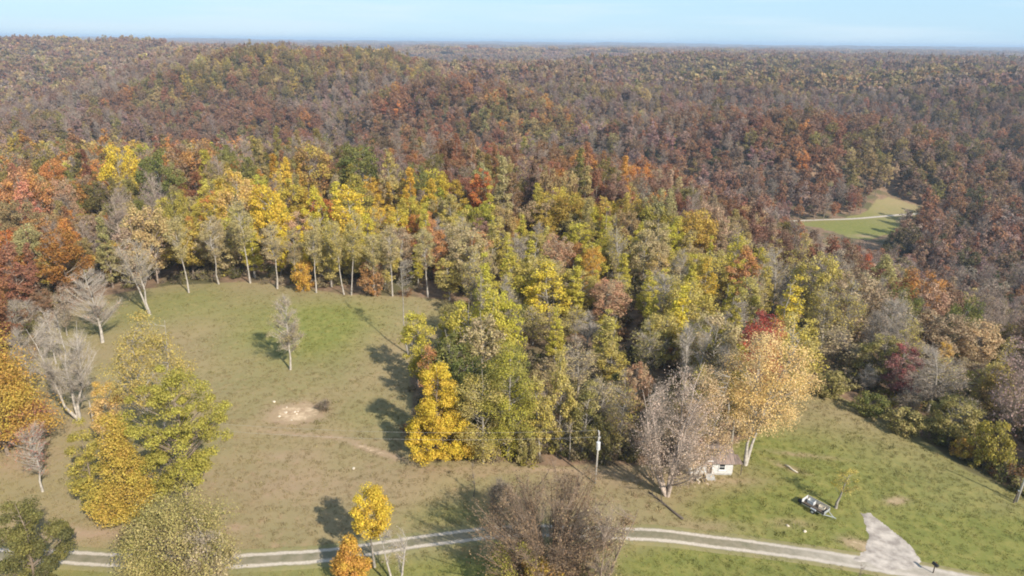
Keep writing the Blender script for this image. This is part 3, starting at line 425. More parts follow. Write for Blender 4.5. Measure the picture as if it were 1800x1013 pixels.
    ('deciduous_tree', 'cone', 26.7, 158.0, 13.2, 2.97, 'gold_green', 'lime', 'grey', 5.26, 'pointed gold-green tree left of the small bright gold tree', 'trees of the wood'),
    ('deciduous_tree', 'cone', 58.5, 150.0, 15.6, 2.83, 'khaki', 'gold_green', 'grey', 2.49, 'pointed khaki tree just beyond the tall yellow spire', 'trees of the wood'),
    ('deciduous_tree', 'oval', 47.2, 178.0, 15.3, 3.76, 'gold_green', 'tan', 'grey', 3.43, 'tan-gold tree farther back above the golden oval of the right wood', 'trees of the wood'),
    ('deciduous_tree', 'oval', 4.5, 90.7, 14.5, 2.78, 'khaki', 'gold_green', 'grey', 2.97, 'khaki oval tree at the wood edge right of the light-tipped olive tree', 'trees of the wood'),
    ('deciduous_tree', 'oval', 11.0, 91.6, 13.2, 2.82, 'khaki', 'olive', 'pale', 5.94, 'khaki oval tree at the wood edge left of the pole', 'trees of the wood'),
    ('deciduous_tree', 'thin', 16.9, 92.4, 15.6, 3.0, 'tan', 'gold_green', 'grey', 1.97, 'tan-gold tree between the pole and the fork-limbed tree', 'trees of the wood'),
    ('deciduous_tree', 'oval', 7.8, 92.6, 17.0, 2.56, 'gold_green', 'khaki', 'grey', 2.49, 'taller gold-green tree behind the khaki pair left of the pole', 'trees of the wood'),
    ('deciduous_tree', 'bush', 14.3, 91.4, 6.6, 2.59, 'olive', 'khaki', 'grey', 0.01, 'low olive bush right behind the utility pole', 'trees of the wood'),
    ('deciduous_tree', 'bush', 2.4, 89.8, 6.6, 2.13, 'khaki', 'olive', 'grey', 2.61, 'low khaki bush at the foot of the light-tipped olive tree', 'trees of the wood'),
    ('bare_tree', 'bare', 22.3, 92.5, 11.3, 2.76, 'bare', 'tan', 'grey', 3.2, 'leafless grey branchy tree left of the big fork-limbed tree', 'trees of the wood'),
    ('deciduous_tree', 'round', -5.6, 97.7, 14.2, 4.87, 'olive', 'green', 'grey', 3.71, 'olive rounded tree left of the light-tipped olive tree', 'trees of the wood'),
    ('deciduous_tree', 'oval', 30.1, 95.0, 15.0, 3.63, 'khaki', 'gold_green', 'grey', 1.02, 'khaki oval tree beyond the thin peach tree', 'trees of the wood'),
    ('bare_tree', 'bare', 5.8, 100.4, 6.5, 2.4, 'bare', 'tan', 'brown', 2.56, 'leafless grey branchy tree right of the light-tipped olive tree', 'trees of the wood'),
    ('deciduous_tree', 'oval', -0.2, 103.0, 14.2, 2.81, 'olive', 'green', 'pale', 4.57, 'olive oval tree beyond the light-tipped olive tree', 'trees of the wood'),
    ('deciduous_tree', 'oval', -8.7, 103.6, 17.3, 4.28, 'olive', 'green', 'grey', 0.65, 'olive oval tree beyond the bright yellow cone tree', 'trees of the wood'),
    ('deciduous_tree', 'thin', 26.0, 101.0, 6.6, 2.63, 'khaki', 'gold_green', 'grey', 0.78, 'khaki thin-leaved tree left of the big fork-limbed tree', 'trees of the wood'),
    ('deciduous_tree', 'oval', -4.9, 107.5, 19.5, 4.91, 'tan', 'khaki', 'grey', 0.1, 'tan oval tree beyond the light-tipped olive tree', 'trees of the wood'),
    ('bare_tree', 'bare', 36.3, 102.2, 15.5, 3.44, 'tan', 'khaki', 'pale', 5.42, 'leafless tan branchy tree left of the large golden-peach tree', 'trees of the wood'),
    ('deciduous_tree', 'oval', 18.4, 107.1, 6.5, 2.4, 'olive', 'green', 'brown', 4.89, 'olive oval tree right of the tree behind the pole', 'trees of the wood'),
    ('deciduous_tree', 'oval', -4.0, 112.4, 19.6, 3.79, 'gold_green', 'lime', 'grey', 2.99, 'gold-green oval tree beyond the light-tipped olive tree', 'trees of the wood'),
    ('deciduous_tree', 'oval', -0.3, 115.0, 19.1, 3.67, 'lime', 'lime', 'brown', 1.32, 'yellow-green oval tree in front of the mottled yellow tree', 'trees of the wood'),
    ('deciduous_tree', 'oval', -17.0, 113.8, 16.6, 3.53, 'gold_green', 'lime', 'grey', 3.81, 'gold-green oval tree in front of the tall thin lone tree', 'trees of the wood'),
    ('deciduous_tree', 'oval', -8.4, 115.3, 17.8, 4.03, 'gold_green', 'lime', 'grey', 2.07, 'gold-green oval tree beyond the bright yellow cone tree', 'trees of the wood'),
    ('deciduous_tree', 'round', 35.8, 110.7, 15.8, 6.33, 'tan', 'khaki', 'grey', 6.1, 'tan rounded tree right of the gnarled bare tree', 'trees of the wood'),
    ('bare_tree', 'bare', 42.0, 108.7, 13.2, 2.59, 'mauve_bare', 'bare', 'grey', 4.28, 'leafless greyish-mauve branchy tree beyond the large golden-peach tree', 'trees of the wood'),
    ('deciduous_tree', 'oval', 18.4, 115.1, 9.3, 3.47, 'khaki', 'gold_green', 'grey', 4.53, 'khaki oval tree in front of the lime pointed tree', 'trees of the wood'),
    ('deciduous_tree', 'oval', 35.9, 115.1, 14.4, 4.38, 'lime', 'lime', 'grey', 2.66, 'yellow-green oval tree right of the gnarled bare tree', 'trees of the wood'),
    ('deciduous_tree', 'round', 48.4, 110.5, 16.6, 5.73, 'khaki', 'gold_green', 'pale', 5.76, 'khaki rounded tree right of the red-topped tree', 'trees of the wood'),
    ('deciduous_tree', 'oval', -2.8, 120.9, 16.6, 4.13, 'gold_green', 'lime', 'grey', 6.12, 'gold-green oval tree left of the mottled yellow tree', 'trees of the wood'),
    ('deciduous_tree', 'cone', 8.7, 122.1, 13.5, 2.57, 'gold_green', 'lime', 'grey', 3.03, 'gold-green pointed tree in front of the mottled yellow tree', 'trees of the wood'),
    ('deciduous_tree', 'cone', -9.5, 122.9, 14.1, 2.05, 'gold_green', 'lime', 'pale', 2.8, 'gold-green pointed tree beyond the light-tipped olive tree', 'trees of the wood'),
    ('bare_tree', 'bare', 40.5, 118.0, 13.1, 4.34, 'mauve_bare', 'bare', 'grey', 4.45, 'leafless greyish-mauve branchy tree left of the red-topped tree', 'trees of the wood'),
    ('bare_tree', 'bare', 0.1, 125.4, 18.1, 3.82, 'khaki', 'gold_green', 'grey', 6.14, 'leafless khaki branchy tree left of the mottled yellow tree', 'trees of the wood'),
    ('deciduous_tree', 'round', 29.8, 121.9, 11.9, 4.77, 'khaki', 'gold_green', 'grey', 6.18, 'khaki rounded tree left of the gnarled bare tree', 'trees of the wood'),
    ('bare_tree', 'bare', 49.2, 115.5, 13.0, 3.28, 'bare', 'tan', 'grey', 5.04, 'leafless grey branchy tree right of the red-topped tree', 'trees of the wood'),
    ('deciduous_tree', 'thin', 68.4, 105.5, 6.5, 2.4, 'bare', 'tan', 'grey', 2.81, 'grey thin-leaved tree in front of the purple-crimson tree', 'trees of the wood'),
    ('deciduous_tree', 'thin', 44.8, 118.2, 13.0, 4.5, 'tan', 'khaki', 'grey', 5.67, 'tan thin-leaved tree left of the red-topped tree', 'trees of the wood'),
    ('bare_tree', 'bare', 14.9, 125.9, 10.3, 4.09, 'bare', 'tan', 'pale', 3.14, 'leafless grey branchy tree left of the lime pointed tree', 'trees of the wood'),
    ('deciduous_tree', 'oval', -12.8, 126.5, 9.7, 1.91, 'gold_green', 'lime', 'grey', 4.35, 'gold-green oval tree left of the light-tipped olive tree', 'trees of the wood'),
    ('bare_tree', 'bare', 78.0, 103.6, 6.5, 2.4, 'bare', 'tan', 'pale', 1.6, 'leafless grey branchy tree right of the rounded olive-tan tree', 'trees of the wood'),
    ('deciduous_tree', 'thin', 7.7, 129.7, 10.3, 4.11, 'khaki', 'gold_green', 'brown', 4.17, 'khaki thin-leaved tree in front of the mottled yellow tree', 'trees of the wood'),
    ('deciduous_tree', 'thin', 51.4, 119.4, 11.5, 2.63, 'tan', 'khaki', 'grey', 0.19, 'tan thin-leaved tree right of the red-topped tree', 'trees of the wood'),
    ('bare_tree', 'bare', 65.6, 114.2, 6.5, 2.4, 'bare', 'tan', 'pale', 4.88, 'leafless grey branchy tree left of the purple-crimson tree', 'trees of the wood'),
    ('deciduous_tree', 'thin', 4.5, 132.6, 9.0, 3.59, 'khaki', 'gold_green', 'grey', 2.33, 'khaki thin-leaved tree beyond the light-tipped olive tree', 'trees of the wood'),
    ('bare_tree', 'bare', 57.1, 121.7, 6.5, 2.4, 'mauve_bare', 'bare', 'grey', 4.54, 'leafless greyish-mauve branchy tree left of the dark-trunked thin tree', 'trees of the wood'),
    ('deciduous_tree', 'cone', 29.1, 131.4, 15.6, 2.9, 'gold_green', 'lime', 'grey', 1.4, 'gold-green pointed tree left of the lime-yellow spire', 'trees of the wood'),
    ('deciduous_tree', 'cone', -6.0, 135.4, 18.9, 3.29, 'lime', 'lime', 'grey', 3.49, 'yellow-green pointed tree left of the mottled yellow tree', 'trees of the wood'),
    ('deciduous_tree', 'thin', 13.8, 135.9, 7.9, 3.14, 'khaki', 'gold_green', 'grey', 2.7, 'khaki thin-leaved tree left of the lime pointed tree', 'trees of the wood'),
    ('deciduous_tree', 'thin', 74.1, 114.7, 6.5, 2.4, 'bare', 'tan', 'pale', 5.99, 'grey thin-leaved tree left of the wide grey bare tree', 'trees of the wood'),
    ('deciduous_tree', 'oval', 20.1, 135.3, 6.6, 2.64, 'gold_green', 'lime', 'grey', 4.31, 'gold-green oval tree beyond the lime pointed tree', 'trees of the wood'),
    ('deciduous_tree', 'round', 35.9, 132.9, 15.0, 6.02, 'khaki', 'gold_green', 'grey', 5.17, 'khaki rounded tree right of the lime-yellow spire', 'trees of the wood'),
    ('deciduous_tree', 'round', 1.6, 137.7, 7.0, 2.82, 'olive', 'green', 'grey', 3.62, 'olive rounded tree in front of the mottled yellow tree', 'trees of the wood'),
    ('deciduous_tree', 'thin', 79.7, 114.1, 9.9, 3.97, 'khaki', 'gold_green', 'grey', 0.78, 'khaki thin-leaved tree right of the wide grey bare tree', 'trees of the wood'),
    ('deciduous_tree', 'oval', -4.8, 140.1, 14.5, 3.07, 'gold_green', 'lime', 'grey', 4.61, 'gold-green oval tree right of the small pink tree', 'trees of the wood'),
    ('bare_tree', 'bare', 46.2, 133.1, 11.9, 3.73, 'bare', 'tan', 'pale', 5.58, 'leafless grey branchy tree beyond the red-topped tree', 'trees of the wood'),
    ('deciduous_tree', 'thin', 75.1, 119.5, 15.6, 3.27, 'khaki', 'gold_green', 'brown', 3.28, 'khaki thin-leaved tree beyond the purple-crimson tree', 'trees of the wood'),
    ('deciduous_tree', 'cone', 12.8, 141.4, 16.5, 3.41, 'gold_green', 'lime', 'grey', 3.89, 'gold-green pointed tree right of the mottled yellow tree', 'trees of the wood'),
    ('deciduous_tree', 'oval', 86.5, 112.6, 11.6, 3.71, 'khaki', 'gold_green', 'pale', 4.53, 'khaki oval tree in front of the peach-tan tree', 'trees of the wood'),
    ('bare_tree', 'bare', 32.3, 138.3, 15.3, 4.95, 'bare', 'tan', 'pale', 1.65, 'leafless grey branchy tree beyond the lime-yellow spire', 'trees of the wood'),
    ('deciduous_tree', 'thin', -8.2, 144.3, 16.6, 3.68, 'khaki', 'gold_green', 'grey', 4.75, 'khaki thin-leaved tree right of the small pink tree', 'trees of the wood'),
    ('bare_tree', 'bare', 57.6, 135.1, 14.3, 2.99, 'mauve_bare', 'bare', 'grey', 1.54, 'leafless greyish-mauve branchy tree in front of the tall yellow spire', 'trees of the wood'),
    ('deciduous_tree', 'oval', 0.6, 146.9, 15.9, 3.67, 'gold_green', 'lime', 'grey', 3.28, 'gold-green oval tree left of the right wood yellow-green oval', 'trees of the wood'),
    ('deciduous_tree', 'thin', 23.1, 145.5, 12.2, 3.98, 'khaki', 'gold_green', 'grey', 3.05, 'khaki thin-leaved tree right of the pinkish-tan tree', 'trees of the wood'),
    ('deciduous_tree', 'oval', 39.0, 142.4, 12.0, 3.71, 'gold_green', 'lime', 'grey', 0.85, 'gold-green oval tree right of the lime-yellow spire', 'trees of the wood'),
    ('deciduous_tree', 'cone', 46.4, 140.2, 12.9, 2.31, 'gold_green', 'lime', 'grey', 5.06, 'gold-green pointed tree right of the lime-yellow spire', 'trees of the wood'),
    ('bare_tree', 'bare', 76.4, 126.4, 15.1, 5.31, 'bare', 'tan', 'grey', 3.03, 'leafless grey branchy tree beyond the purple-crimson tree', 'trees of the wood'),
    ('deciduous_tree', 'round', 15.3, 147.0, 12.6, 5.05, 'khaki', 'gold_green', 'pale', 1.0, 'khaki rounded tree left of the pinkish-tan tree', 'trees of the wood'),
    ('deciduous_tree', 'round', 6.2, 147.9, 14.4, 5.59, 'khaki', 'gold_green', 'brown', 4.45, 'khaki rounded tree left of the mottled yellow tree', 'trees of the wood'),
    ('deciduous_tree', 'thin', 65.6, 133.8, 16.2, 3.32, 'khaki', 'gold_green', 'pale', 2.71, 'khaki thin-leaved tree beyond the dark-trunked thin tree', 'trees of the wood'),
    ('deciduous_tree', 'cone', 30.2, 146.2, 12.5, 3.44, 'gold_green', 'lime', 'grey', 1.35, 'gold-green pointed tree in front of the small bright gold tree', 'trees of the wood'),
    ('deciduous_tree', 'thin', 87.0, 121.7, 8.2, 3.27, 'bare', 'tan', 'pale', 5.19, 'grey thin-leaved tree right of the wide grey bare tree', 'trees of the wood'),
    ('bare_tree', 'bare', 74.0, 130.1, 14.1, 3.02, 'bare', 'tan', 'grey', 3.47, 'leafless grey branchy tree right of the dark-trunked thin tree', 'trees of the wood'),
    ('deciduous_tree', 'thin', 93.0, 119.3, 10.6, 3.98, 'tan', 'khaki', 'grey', 2.44, 'tan thin-leaved tree in front of the peach-tan tree', 'trees of the wood'),
    ('deciduous_tree', 'thin', 70.5, 134.6, 17.3, 3.54, 'khaki', 'gold_green', 'pale', 4.01, 'khaki thin-leaved tree in front of the brick-red tree', 'trees of the wood'),
    ('deciduous_tree', 'oval', 34.9, 148.1, 12.2, 4.08, 'gold_green', 'lime', 'pale', 0.24, 'gold-green oval tree beyond the lime-yellow spire', 'trees of the wood'),
    ('deciduous_tree', 'oval', 0.9, 152.6, 14.9, 2.84, 'khaki', 'gold_green', 'grey', 3.8, 'khaki oval tree left of the mottled yellow tree', 'trees of the wood'),
    ('deciduous_tree', 'thin', -6.2, 152.8, 15.5, 3.52, 'tan', 'khaki', 'brown', 0.04, 'tan thin-leaved tree right of the small pink tree', 'trees of the wood'),
    ('deciduous_tree', 'cone', 39.7, 148.3, 16.4, 2.62, 'gold_green', 'lime', 'brown', 2.68, 'gold-green pointed tree right of the small bright gold tree', 'trees of the wood'),
    ('deciduous_tree', 'thin', 53.3, 144.0, 14.3, 3.41, 'tan', 'khaki', 'grey', 6.12, 'tan thin-leaved tree left of the tall yellow spire', 'trees of the wood'),
    ('deciduous_tree', 'thin', 66.8, 138.5, 15.8, 3.57, 'khaki', 'gold_green', 'grey', 2.99, 'khaki thin-leaved tree right of the tall yellow spire', 'trees of the wood'),
    ('deciduous_tree', 'cone', 19.4, 153.6, 10.5, 2.78, 'gold_green', 'lime', 'grey', 1.68, 'gold-green pointed tree beyond the pinkish-tan tree', 'trees of the wood'),
    ('deciduous_tree', 'thin', 9.9, 154.5, 11.9, 3.92, 'khaki', 'gold_green', 'grey', 1.71, 'khaki thin-leaved tree beyond the mottled yellow tree', 'trees of the wood'),
    ('deciduous_tree', 'round', -9.9, 155.5, 17.2, 6.0, 'tan', 'khaki', 'grey', 4.32, 'tan rounded tree right of the small pink tree', 'trees of the wood'),
    ('deciduous_tree', 'oval', 93.4, 125.0, 8.4, 3.34, 'brown', 'tan', 'grey', 3.92, 'brown oval tree in front of the peach-tan tree', 'trees of the wood'),
    ('bare_tree', 'bare', 79.5, 134.4, 16.4, 4.2, 'mauve_bare', 'bare', 'pale', 3.92, 'leafless greyish-mauve branchy tree left of the rusty domed tree', 'trees of the wood'),
    ('deciduous_tree', 'thin', 33.3, 153.4, 10.7, 3.79, 'tan', 'khaki', 'pale', 2.2, 'tan thin-leaved tree in front of the small bright gold tree', 'trees of the wood'),
    ('deciduous_tree', 'cone', 3.8, 157.2, 16.8, 3.34, 'gold_green', 'lime', 'pale', 1.29, 'gold-green pointed tree beyond the mottled yellow tree', 'trees of the wood'),
    ('deciduous_tree', 'thin', 87.7, 131.2, 6.5, 2.4, 'tan', 'khaki', 'brown', 4.39, 'tan thin-leaved tree beyond the wide grey bare tree', 'trees of the wood'),
    ('deciduous_tree', 'round', 7.6, 158.9, 10.4, 3.88, 'tan', 'khaki', 'brown', 4.85, 'tan rounded tree beyond the mottled yellow tree', 'trees of the wood'),
    ('deciduous_tree', 'round', 39.2, 154.2, 10.4, 4.18, 'tan', 'khaki', 'pale', 5.96, 'tan rounded tree beyond the lime-yellow spire', 'trees of the wood'),
    ('deciduous_tree', 'round', 75.0, 140.7, 18.5, 6.76, 'brown', 'tan', 'grey', 3.45, 'brown rounded tree in front of the brick-red tree', 'trees of the wood'),
    ('deciduous_tree', 'oval', -7.0, 159.4, 15.1, 3.02, 'gold_green', 'lime', 'pale', 3.27, 'gold-green oval tree in front of the fiery orange-red tree', 'trees of the wood'),
    ('deciduous_tree', 'round', 67.1, 145.4, 19.5, 5.41, 'khaki', 'gold_green', 'grey', 3.8, 'khaki rounded tree right of the tall yellow spire', 'trees of the wood'),
    ('deciduous_tree', 'oval', 97.8, 128.8, 8.4, 3.34, 'tan', 'khaki', 'brown', 4.41, 'tan oval tree in front of the peach-tan tree', 'trees of the wood'),
    ('deciduous_tree', 'thin', 83.9, 138.7, 16.8, 4.38, 'tan', 'khaki', 'grey', 6.02, 'tan thin-leaved tree in front of the rusty domed tree', 'trees of the wood'),
    ('deciduous_tree', 'cone', -0.5, 162.8, 15.2, 3.13, 'gold_green', 'lime', 'pale', 3.59, 'gold-green pointed tree left of the mottled yellow tree', 'trees of the wood'),
    ('bare_tree', 'bare', 63.8, 150.2, 16.1, 3.72, 'mauve_bare', 'bare', 'grey', 0.9, 'leafless greyish-mauve branchy tree beyond the tall yellow spire', 'trees of the wood'),
    ('deciduous_tree', 'oval', -31.3, 160.4, 14.2, 4.28, 'khaki', 'gold_green', 'pale', 5.3, 'khaki oval tree beyond the tall thin lone tree', 'trees of the wood'),
    ('deciduous_tree', 'oval', 55.4, 153.8, 17.8, 4.4, 'salmon', 'orange', 'brown', 5.38, 'salmon-pink oval tree beyond the tall yellow spire', 'trees of the wood'),
    ('deciduous_tree', 'oval', -8.6, 163.8, 17.1, 3.83, 'salmon', 'orange', 'brown', 4.27, 'salmon-pink oval tree right of the small pink tree', 'trees of the wood'),
    ('bare_tree', 'bare', 40.5, 159.0, 13.7, 4.1, 'khaki', 'gold_green', 'grey', 1.64, 'leafless khaki branchy tree right of the small bright gold tree', 'trees of the wood'),
    ('deciduous_tree', 'thin', 73.0, 148.0, 17.7, 4.08, 'mauve_bare', 'bare', 'grey', 5.85, 'greyish-mauve thin-leaved tree left of the brick-red tree', 'trees of the wood'),
    ('deciduous_tree', 'thin', 97.2, 134.4, 6.5, 2.4, 'tan', 'khaki', 'pale', 6.18, 'tan thin-leaved tree right of the wide grey bare tree', 'trees of the wood'),
    ('deciduous_tree', 'round', 47.9, 158.9, 14.1, 5.63, 'khaki', 'gold_green', 'grey', 2.95, 'khaki rounded tree beyond the lime-yellow spire', 'trees of the wood'),
    ('deciduous_tree', 'oval', 20.3, 165.8, 13.1, 4.6, 'gold_green', 'lime', 'grey', 0.02, 'gold-green oval tree in front of the right wood yellow-green oval', 'trees of the wood'),
    ('deciduous_tree', 'cone', -23.8, 165.4, 10.1, 2.21, 'gold_green', 'lime', 'grey', 3.29, 'gold-green pointed tree in front of the small pink tree', 'trees of the wood'),
    ('deciduous_tree', 'oval', -44.8, 161.5, 17.7, 4.49, 'khaki', 'gold_green', 'grey', 1.41, 'khaki oval tree in front of the brightest yellow wood tree', 'trees of the wood'),
    ('bare_tree', 'bare', 80.3, 147.8, 17.9, 4.49, 'bare', 'tan', 'grey', 6.11, 'leafless grey branchy tree in front of the brick-red tree', 'trees of the wood'),
    ('deciduous_tree', 'oval', -18.8, 167.7, 16.7, 3.43, 'salmon', 'orange', 'brown', 4.09, 'salmon-pink oval tree beyond the tall thin lone tree', 'trees of the wood'),
    ('deciduous_tree', 'round', 94.1, 140.1, 15.4, 6.16, 'brown', 'tan', 'grey', 0.54, 'brown rounded tree left of the peach-tan tree', 'trees of the wood'),
    ('deciduous_tree', 'thin', 27.4, 167.1, 16.6, 3.91, 'khaki', 'gold_green', 'pale', 1.59, 'khaki thin-leaved tree left of the small bright gold tree', 'trees of the wood'),
    ('bare_tree', 'bare', 2.6, 169.4, 13.8, 4.28, 'bare', 'tan', 'grey', 3.3, 'leafless grey branchy tree beyond the mottled yellow tree', 'trees of the wood'),
    ('deciduous_tree', 'oval', -5.3, 169.6, 18.5, 3.92, 'khaki', 'gold_green', 'grey', 4.17, 'khaki oval tree in front of the fiery orange-red tree', 'trees of the wood'),
    ('deciduous_tree', 'round', 87.0, 145.8, 17.5, 4.72, 'olive', 'green', 'grey', 5.77, 'olive rounded tree left of the rusty domed tree', 'trees of the wood'),
    ('deciduous_tree', 'round', -13.0, 169.5, 15.6, 4.95, 'tan', 'khaki', 'grey', 0.02, 'tan rounded tree in front of the fiery orange-red tree', 'trees of the wood'),
    ('bare_tree', 'bare', 63.7, 157.9, 18.5, 4.74, 'khaki', 'gold_green', 'pale', 2.45, 'leafless khaki branchy tree beyond the tall yellow spire', 'trees of the wood'),
    ('deciduous_tree', 'round', 13.8, 169.9, 12.1, 4.82, 'orange', 'russet', 'grey', 0.49, 'orange rounded tree in front of the right wood yellow-green oval', 'trees of the wood'),
    ('deciduous_tree', 'round', 41.5, 165.4, 11.7, 4.05, 'khaki', 'gold_green', 'grey', 3.49, 'khaki rounded tree right of the small bright gold tree', 'trees of the wood'),
    ('deciduous_tree', 'oval', 33.0, 167.5, 19.2, 4.29, 'tan', 'khaki', 'grey', 5.44, 'tan oval tree beyond the small bright gold tree', 'trees of the wood'),
    ('deciduous_tree', 'round', -40.6, 166.5, 12.6, 4.21, 'khaki', 'gold_green', 'pale', 0.02, 'khaki rounded tree in front of the brightest yellow wood tree', 'trees of the wood'),
    ('deciduous_tree', 'round', -33.9, 168.3, 12.3, 4.72, 'khaki', 'gold_green', 'grey', 0.5, 'khaki rounded tree beyond the tall thin lone tree', 'trees of the wood'),
    ('deciduous_tree', 'oval', 45.8, 166.1, 12.3, 4.6, 'gold_green', 'lime', 'grey', 2.16, 'gold-green oval tree right of the small bright gold tree', 'trees of the wood'),
    ('deciduous_tree', 'oval', 55.3, 163.3, 19.2, 3.58, 'gold_green', 'lime', 'pale', 4.97, 'gold-green oval tree beyond the tall yellow spire', 'trees of the wood'),
    ('deciduous_tree', 'thin', -46.4, 166.5, 14.8, 3.75, 'tan', 'khaki', 'grey', 5.14, 'tan thin-leaved tree in front of the brightest yellow wood tree', 'trees of the wood'),
    ('deciduous_tree', 'oval', 93.0, 146.3, 13.3, 4.53, 'orange', 'russet', 'brown', 6.06, 'orange oval tree in front of the rusty domed tree', 'trees of the wood'),
    ('deciduous_tree', 'round', -28.9, 171.7, 13.5, 4.99, 'brown', 'tan', 'grey', 5.85, 'brown rounded tree left of the small pink tree', 'trees of the wood'),
    ('bare_tree', 'bare', -18.9, 173.2, 15.8, 4.0, 'bare', 'tan', 'grey', 0.49, 'leafless grey branchy tree right of the small pink tree', 'trees of the wood'),
    ('deciduous_tree', 'thin', 27.3, 172.6, 19.0, 3.74, 'khaki', 'gold_green', 'grey', 2.47, 'khaki thin-leaved tree right of the right wood yellow-green oval', 'trees of the wood'),
    ('deciduous_tree', 'oval', 37.9, 170.7, 19.7, 3.79, 'tan', 'khaki', 'pale', 5.71, 'tan oval tree beyond the lime-yellow spire', 'trees of the wood'),
    ('deciduous_tree', 'oval', 64.4, 162.8, 14.5, 2.86, 'tan', 'khaki', 'pale', 1.64, 'tan oval tree beyond the tall yellow spire', 'trees of the wood'),
    ('deciduous_tree', 'oval', 22.5, 173.9, 11.4, 4.41, 'gold_green', 'lime', 'brown', 3.29, 'gold-green oval tree beyond the pinkish-tan tree', 'trees of the wood'),
    ('deciduous_tree', 'thin', 73.0, 159.8, 20.2, 4.5, 'bare', 'tan', 'grey', 5.26, 'grey thin-leaved tree beyond the tall yellow spire', 'trees of the wood'),
    ('deciduous_tree', 'cone', -4.5, 175.7, 17.6, 3.08, 'gold_green', 'lime', 'grey', 0.35, 'gold-green pointed tree in front of the fiery orange-red tree', 'trees of the wood'),
    ('deciduous_tree', 'cone', -54.0, 167.7, 15.8, 2.98, 'yellow', 'yellow', 'grey', 0.8, 'yellow pointed tree in front of the warm yellow tree', 'trees of the wood'),
    ('bare_tree', 'bare', 87.8, 153.2, 18.6, 3.98, 'bare', 'tan', 'grey', 3.6, 'leafless grey branchy tree left of the rusty domed tree', 'trees of the wood'),
    ('deciduous_tree', 'cone', 32.3, 173.9, 14.3, 2.6, 'gold_green', 'lime', 'grey', 4.17, 'gold-green pointed tree left of the small bright gold tree', 'trees of the wood'),
    ('deciduous_tree', 'thin', -41.9, 172.2, 11.5, 4.61, 'khaki', 'gold_green', 'grey', 5.79, 'khaki thin-leaved tree in front of the brightest yellow wood tree', 'trees of the wood'),
    ('deciduous_tree', 'oval', -107.9, 140.6, 6.5, 2.4, 'russet', 'brown', 'pale', 1.77, 'rust-brown oval tree left of the three-limbed bare tree', 'trees of the wood'),
    ('bare_tree', 'bare', 0.9, 177.2, 11.8, 3.41, 'bare', 'tan', 'grey', 0.04, 'leafless grey branchy tree left of the right wood yellow-green oval', 'trees of the wood'),
    ('deciduous_tree', 'oval', 62.0, 167.1, 15.6, 3.9, 'gold_green', 'lime', 'brown', 5.17, 'gold-green oval tree beyond the red-topped tree', 'trees of the wood'),
    ('deciduous_tree', 'cone', -49.6, 171.4, 13.2, 1.96, 'yellow', 'yellow', 'grey', 0.15, 'yellow pointed tree in front of the brightest yellow wood tree', 'trees of the wood'),
    ('deciduous_tree', 'thin', -14.8, 178.1, 15.9, 3.95, 'khaki', 'gold_green', 'pale', 6.05, 'khaki thin-leaved tree in front of the fiery orange-red tree', 'trees of the wood'),
    ('deciduous_tree', 'thin', 110.6, 140.4, 14.1, 3.09, 'khaki', 'gold_green', 'pale', 5.43, 'khaki thin-leaved tree right of the peach-tan tree', 'trees of the wood'),
    ('deciduous_tree', 'oval', 97.1, 151.1, 12.7, 3.11, 'tan', 'khaki', 'grey', 0.86, 'tan oval tree in front of the rusty domed tree', 'trees of the wood'),
    ('deciduous_tree', 'cone', 25.8, 178.0, 17.5, 2.78, 'gold_green', 'lime', 'pale', 5.43, 'gold-green pointed tree right of the right wood yellow-green oval', 'trees of the wood'),
    ('deciduous_tree', 'thin', 53.5, 172.8, 11.1, 4.45, 'tan', 'khaki', 'grey', 1.86, 'tan thin-leaved tree beyond the lime-yellow spire', 'trees of the wood'),
    ('deciduous_tree', 'oval', -112.5, 141.7, 6.5, 2.4, 'salmon', 'orange', 'brown', 0.89, 'salmon-pink oval tree beyond the broad orange and green tree', 'trees of the wood'),
    ('deciduous_tree', 'round', 17.3, 180.6, 9.2, 3.69, 'orange', 'russet', 'grey', 1.47, 'orange rounded tree beyond the mottled yellow tree', 'trees of the wood'),
    ('bare_tree', 'bare', -108.7, 145.4, 6.5, 2.4, 'bare', 'tan', 'grey', 1.58, 'leafless grey branchy tree beyond the three-limbed bare tree', 'trees of the wood'),
    ('deciduous_tree', 'round', 84.0, 161.5, 15.1, 5.79, 'tan', 'khaki', 'grey', 0.61, 'tan rounded tree in front of the brick-red tree', 'trees of the wood'),
    ('deciduous_tree', 'oval', -29.1, 179.9, 11.9, 3.82, 'orange', 'russet', 'grey', 4.17, 'orange oval tree left of the small pink tree', 'trees of the wood'),
    ('deciduous_tree', 'oval', -60.9, 172.3, 14.6, 2.81, 'yellow', 'yellow', 'brown', 1.57, 'yellow oval tree in front of the warm yellow tree', 'trees of the wood'),
    ('deciduous_tree', 'thin', -51.0, 175.6, 15.6, 3.94, 'khaki', 'gold_green', 'brown', 4.12, 'khaki thin-leaved tree right of the warm yellow tree', 'trees of the wood'),
    ('bare_tree', 'bare', 65.2, 171.3, 17.6, 3.5, 'mauve_bare', 'bare', 'brown', 3.4, 'leafless greyish-mauve branchy tree beyond the red-topped tree', 'trees of the wood'),
    ('deciduous_tree', 'thin', -2.5, 183.3, 10.1, 3.36, 'tan', 'khaki', 'grey', 5.47, 'tan thin-leaved tree left of the mottled yellow tree', 'trees of the wood'),
    ('deciduous_tree', 'cone', -67.1, 170.9, 16.3, 3.52, 'gold_green', 'lime', 'pale', 2.23, 'gold-green pointed tree in front of the warm yellow tree', 'trees of the wood'),
    ('deciduous_tree', 'thin', 59.0, 174.1, 19.3, 4.15, 'khaki', 'gold_green', 'brown', 1.6, 'khaki thin-leaved tree beyond the tall yellow spire', 'trees of the wood'),
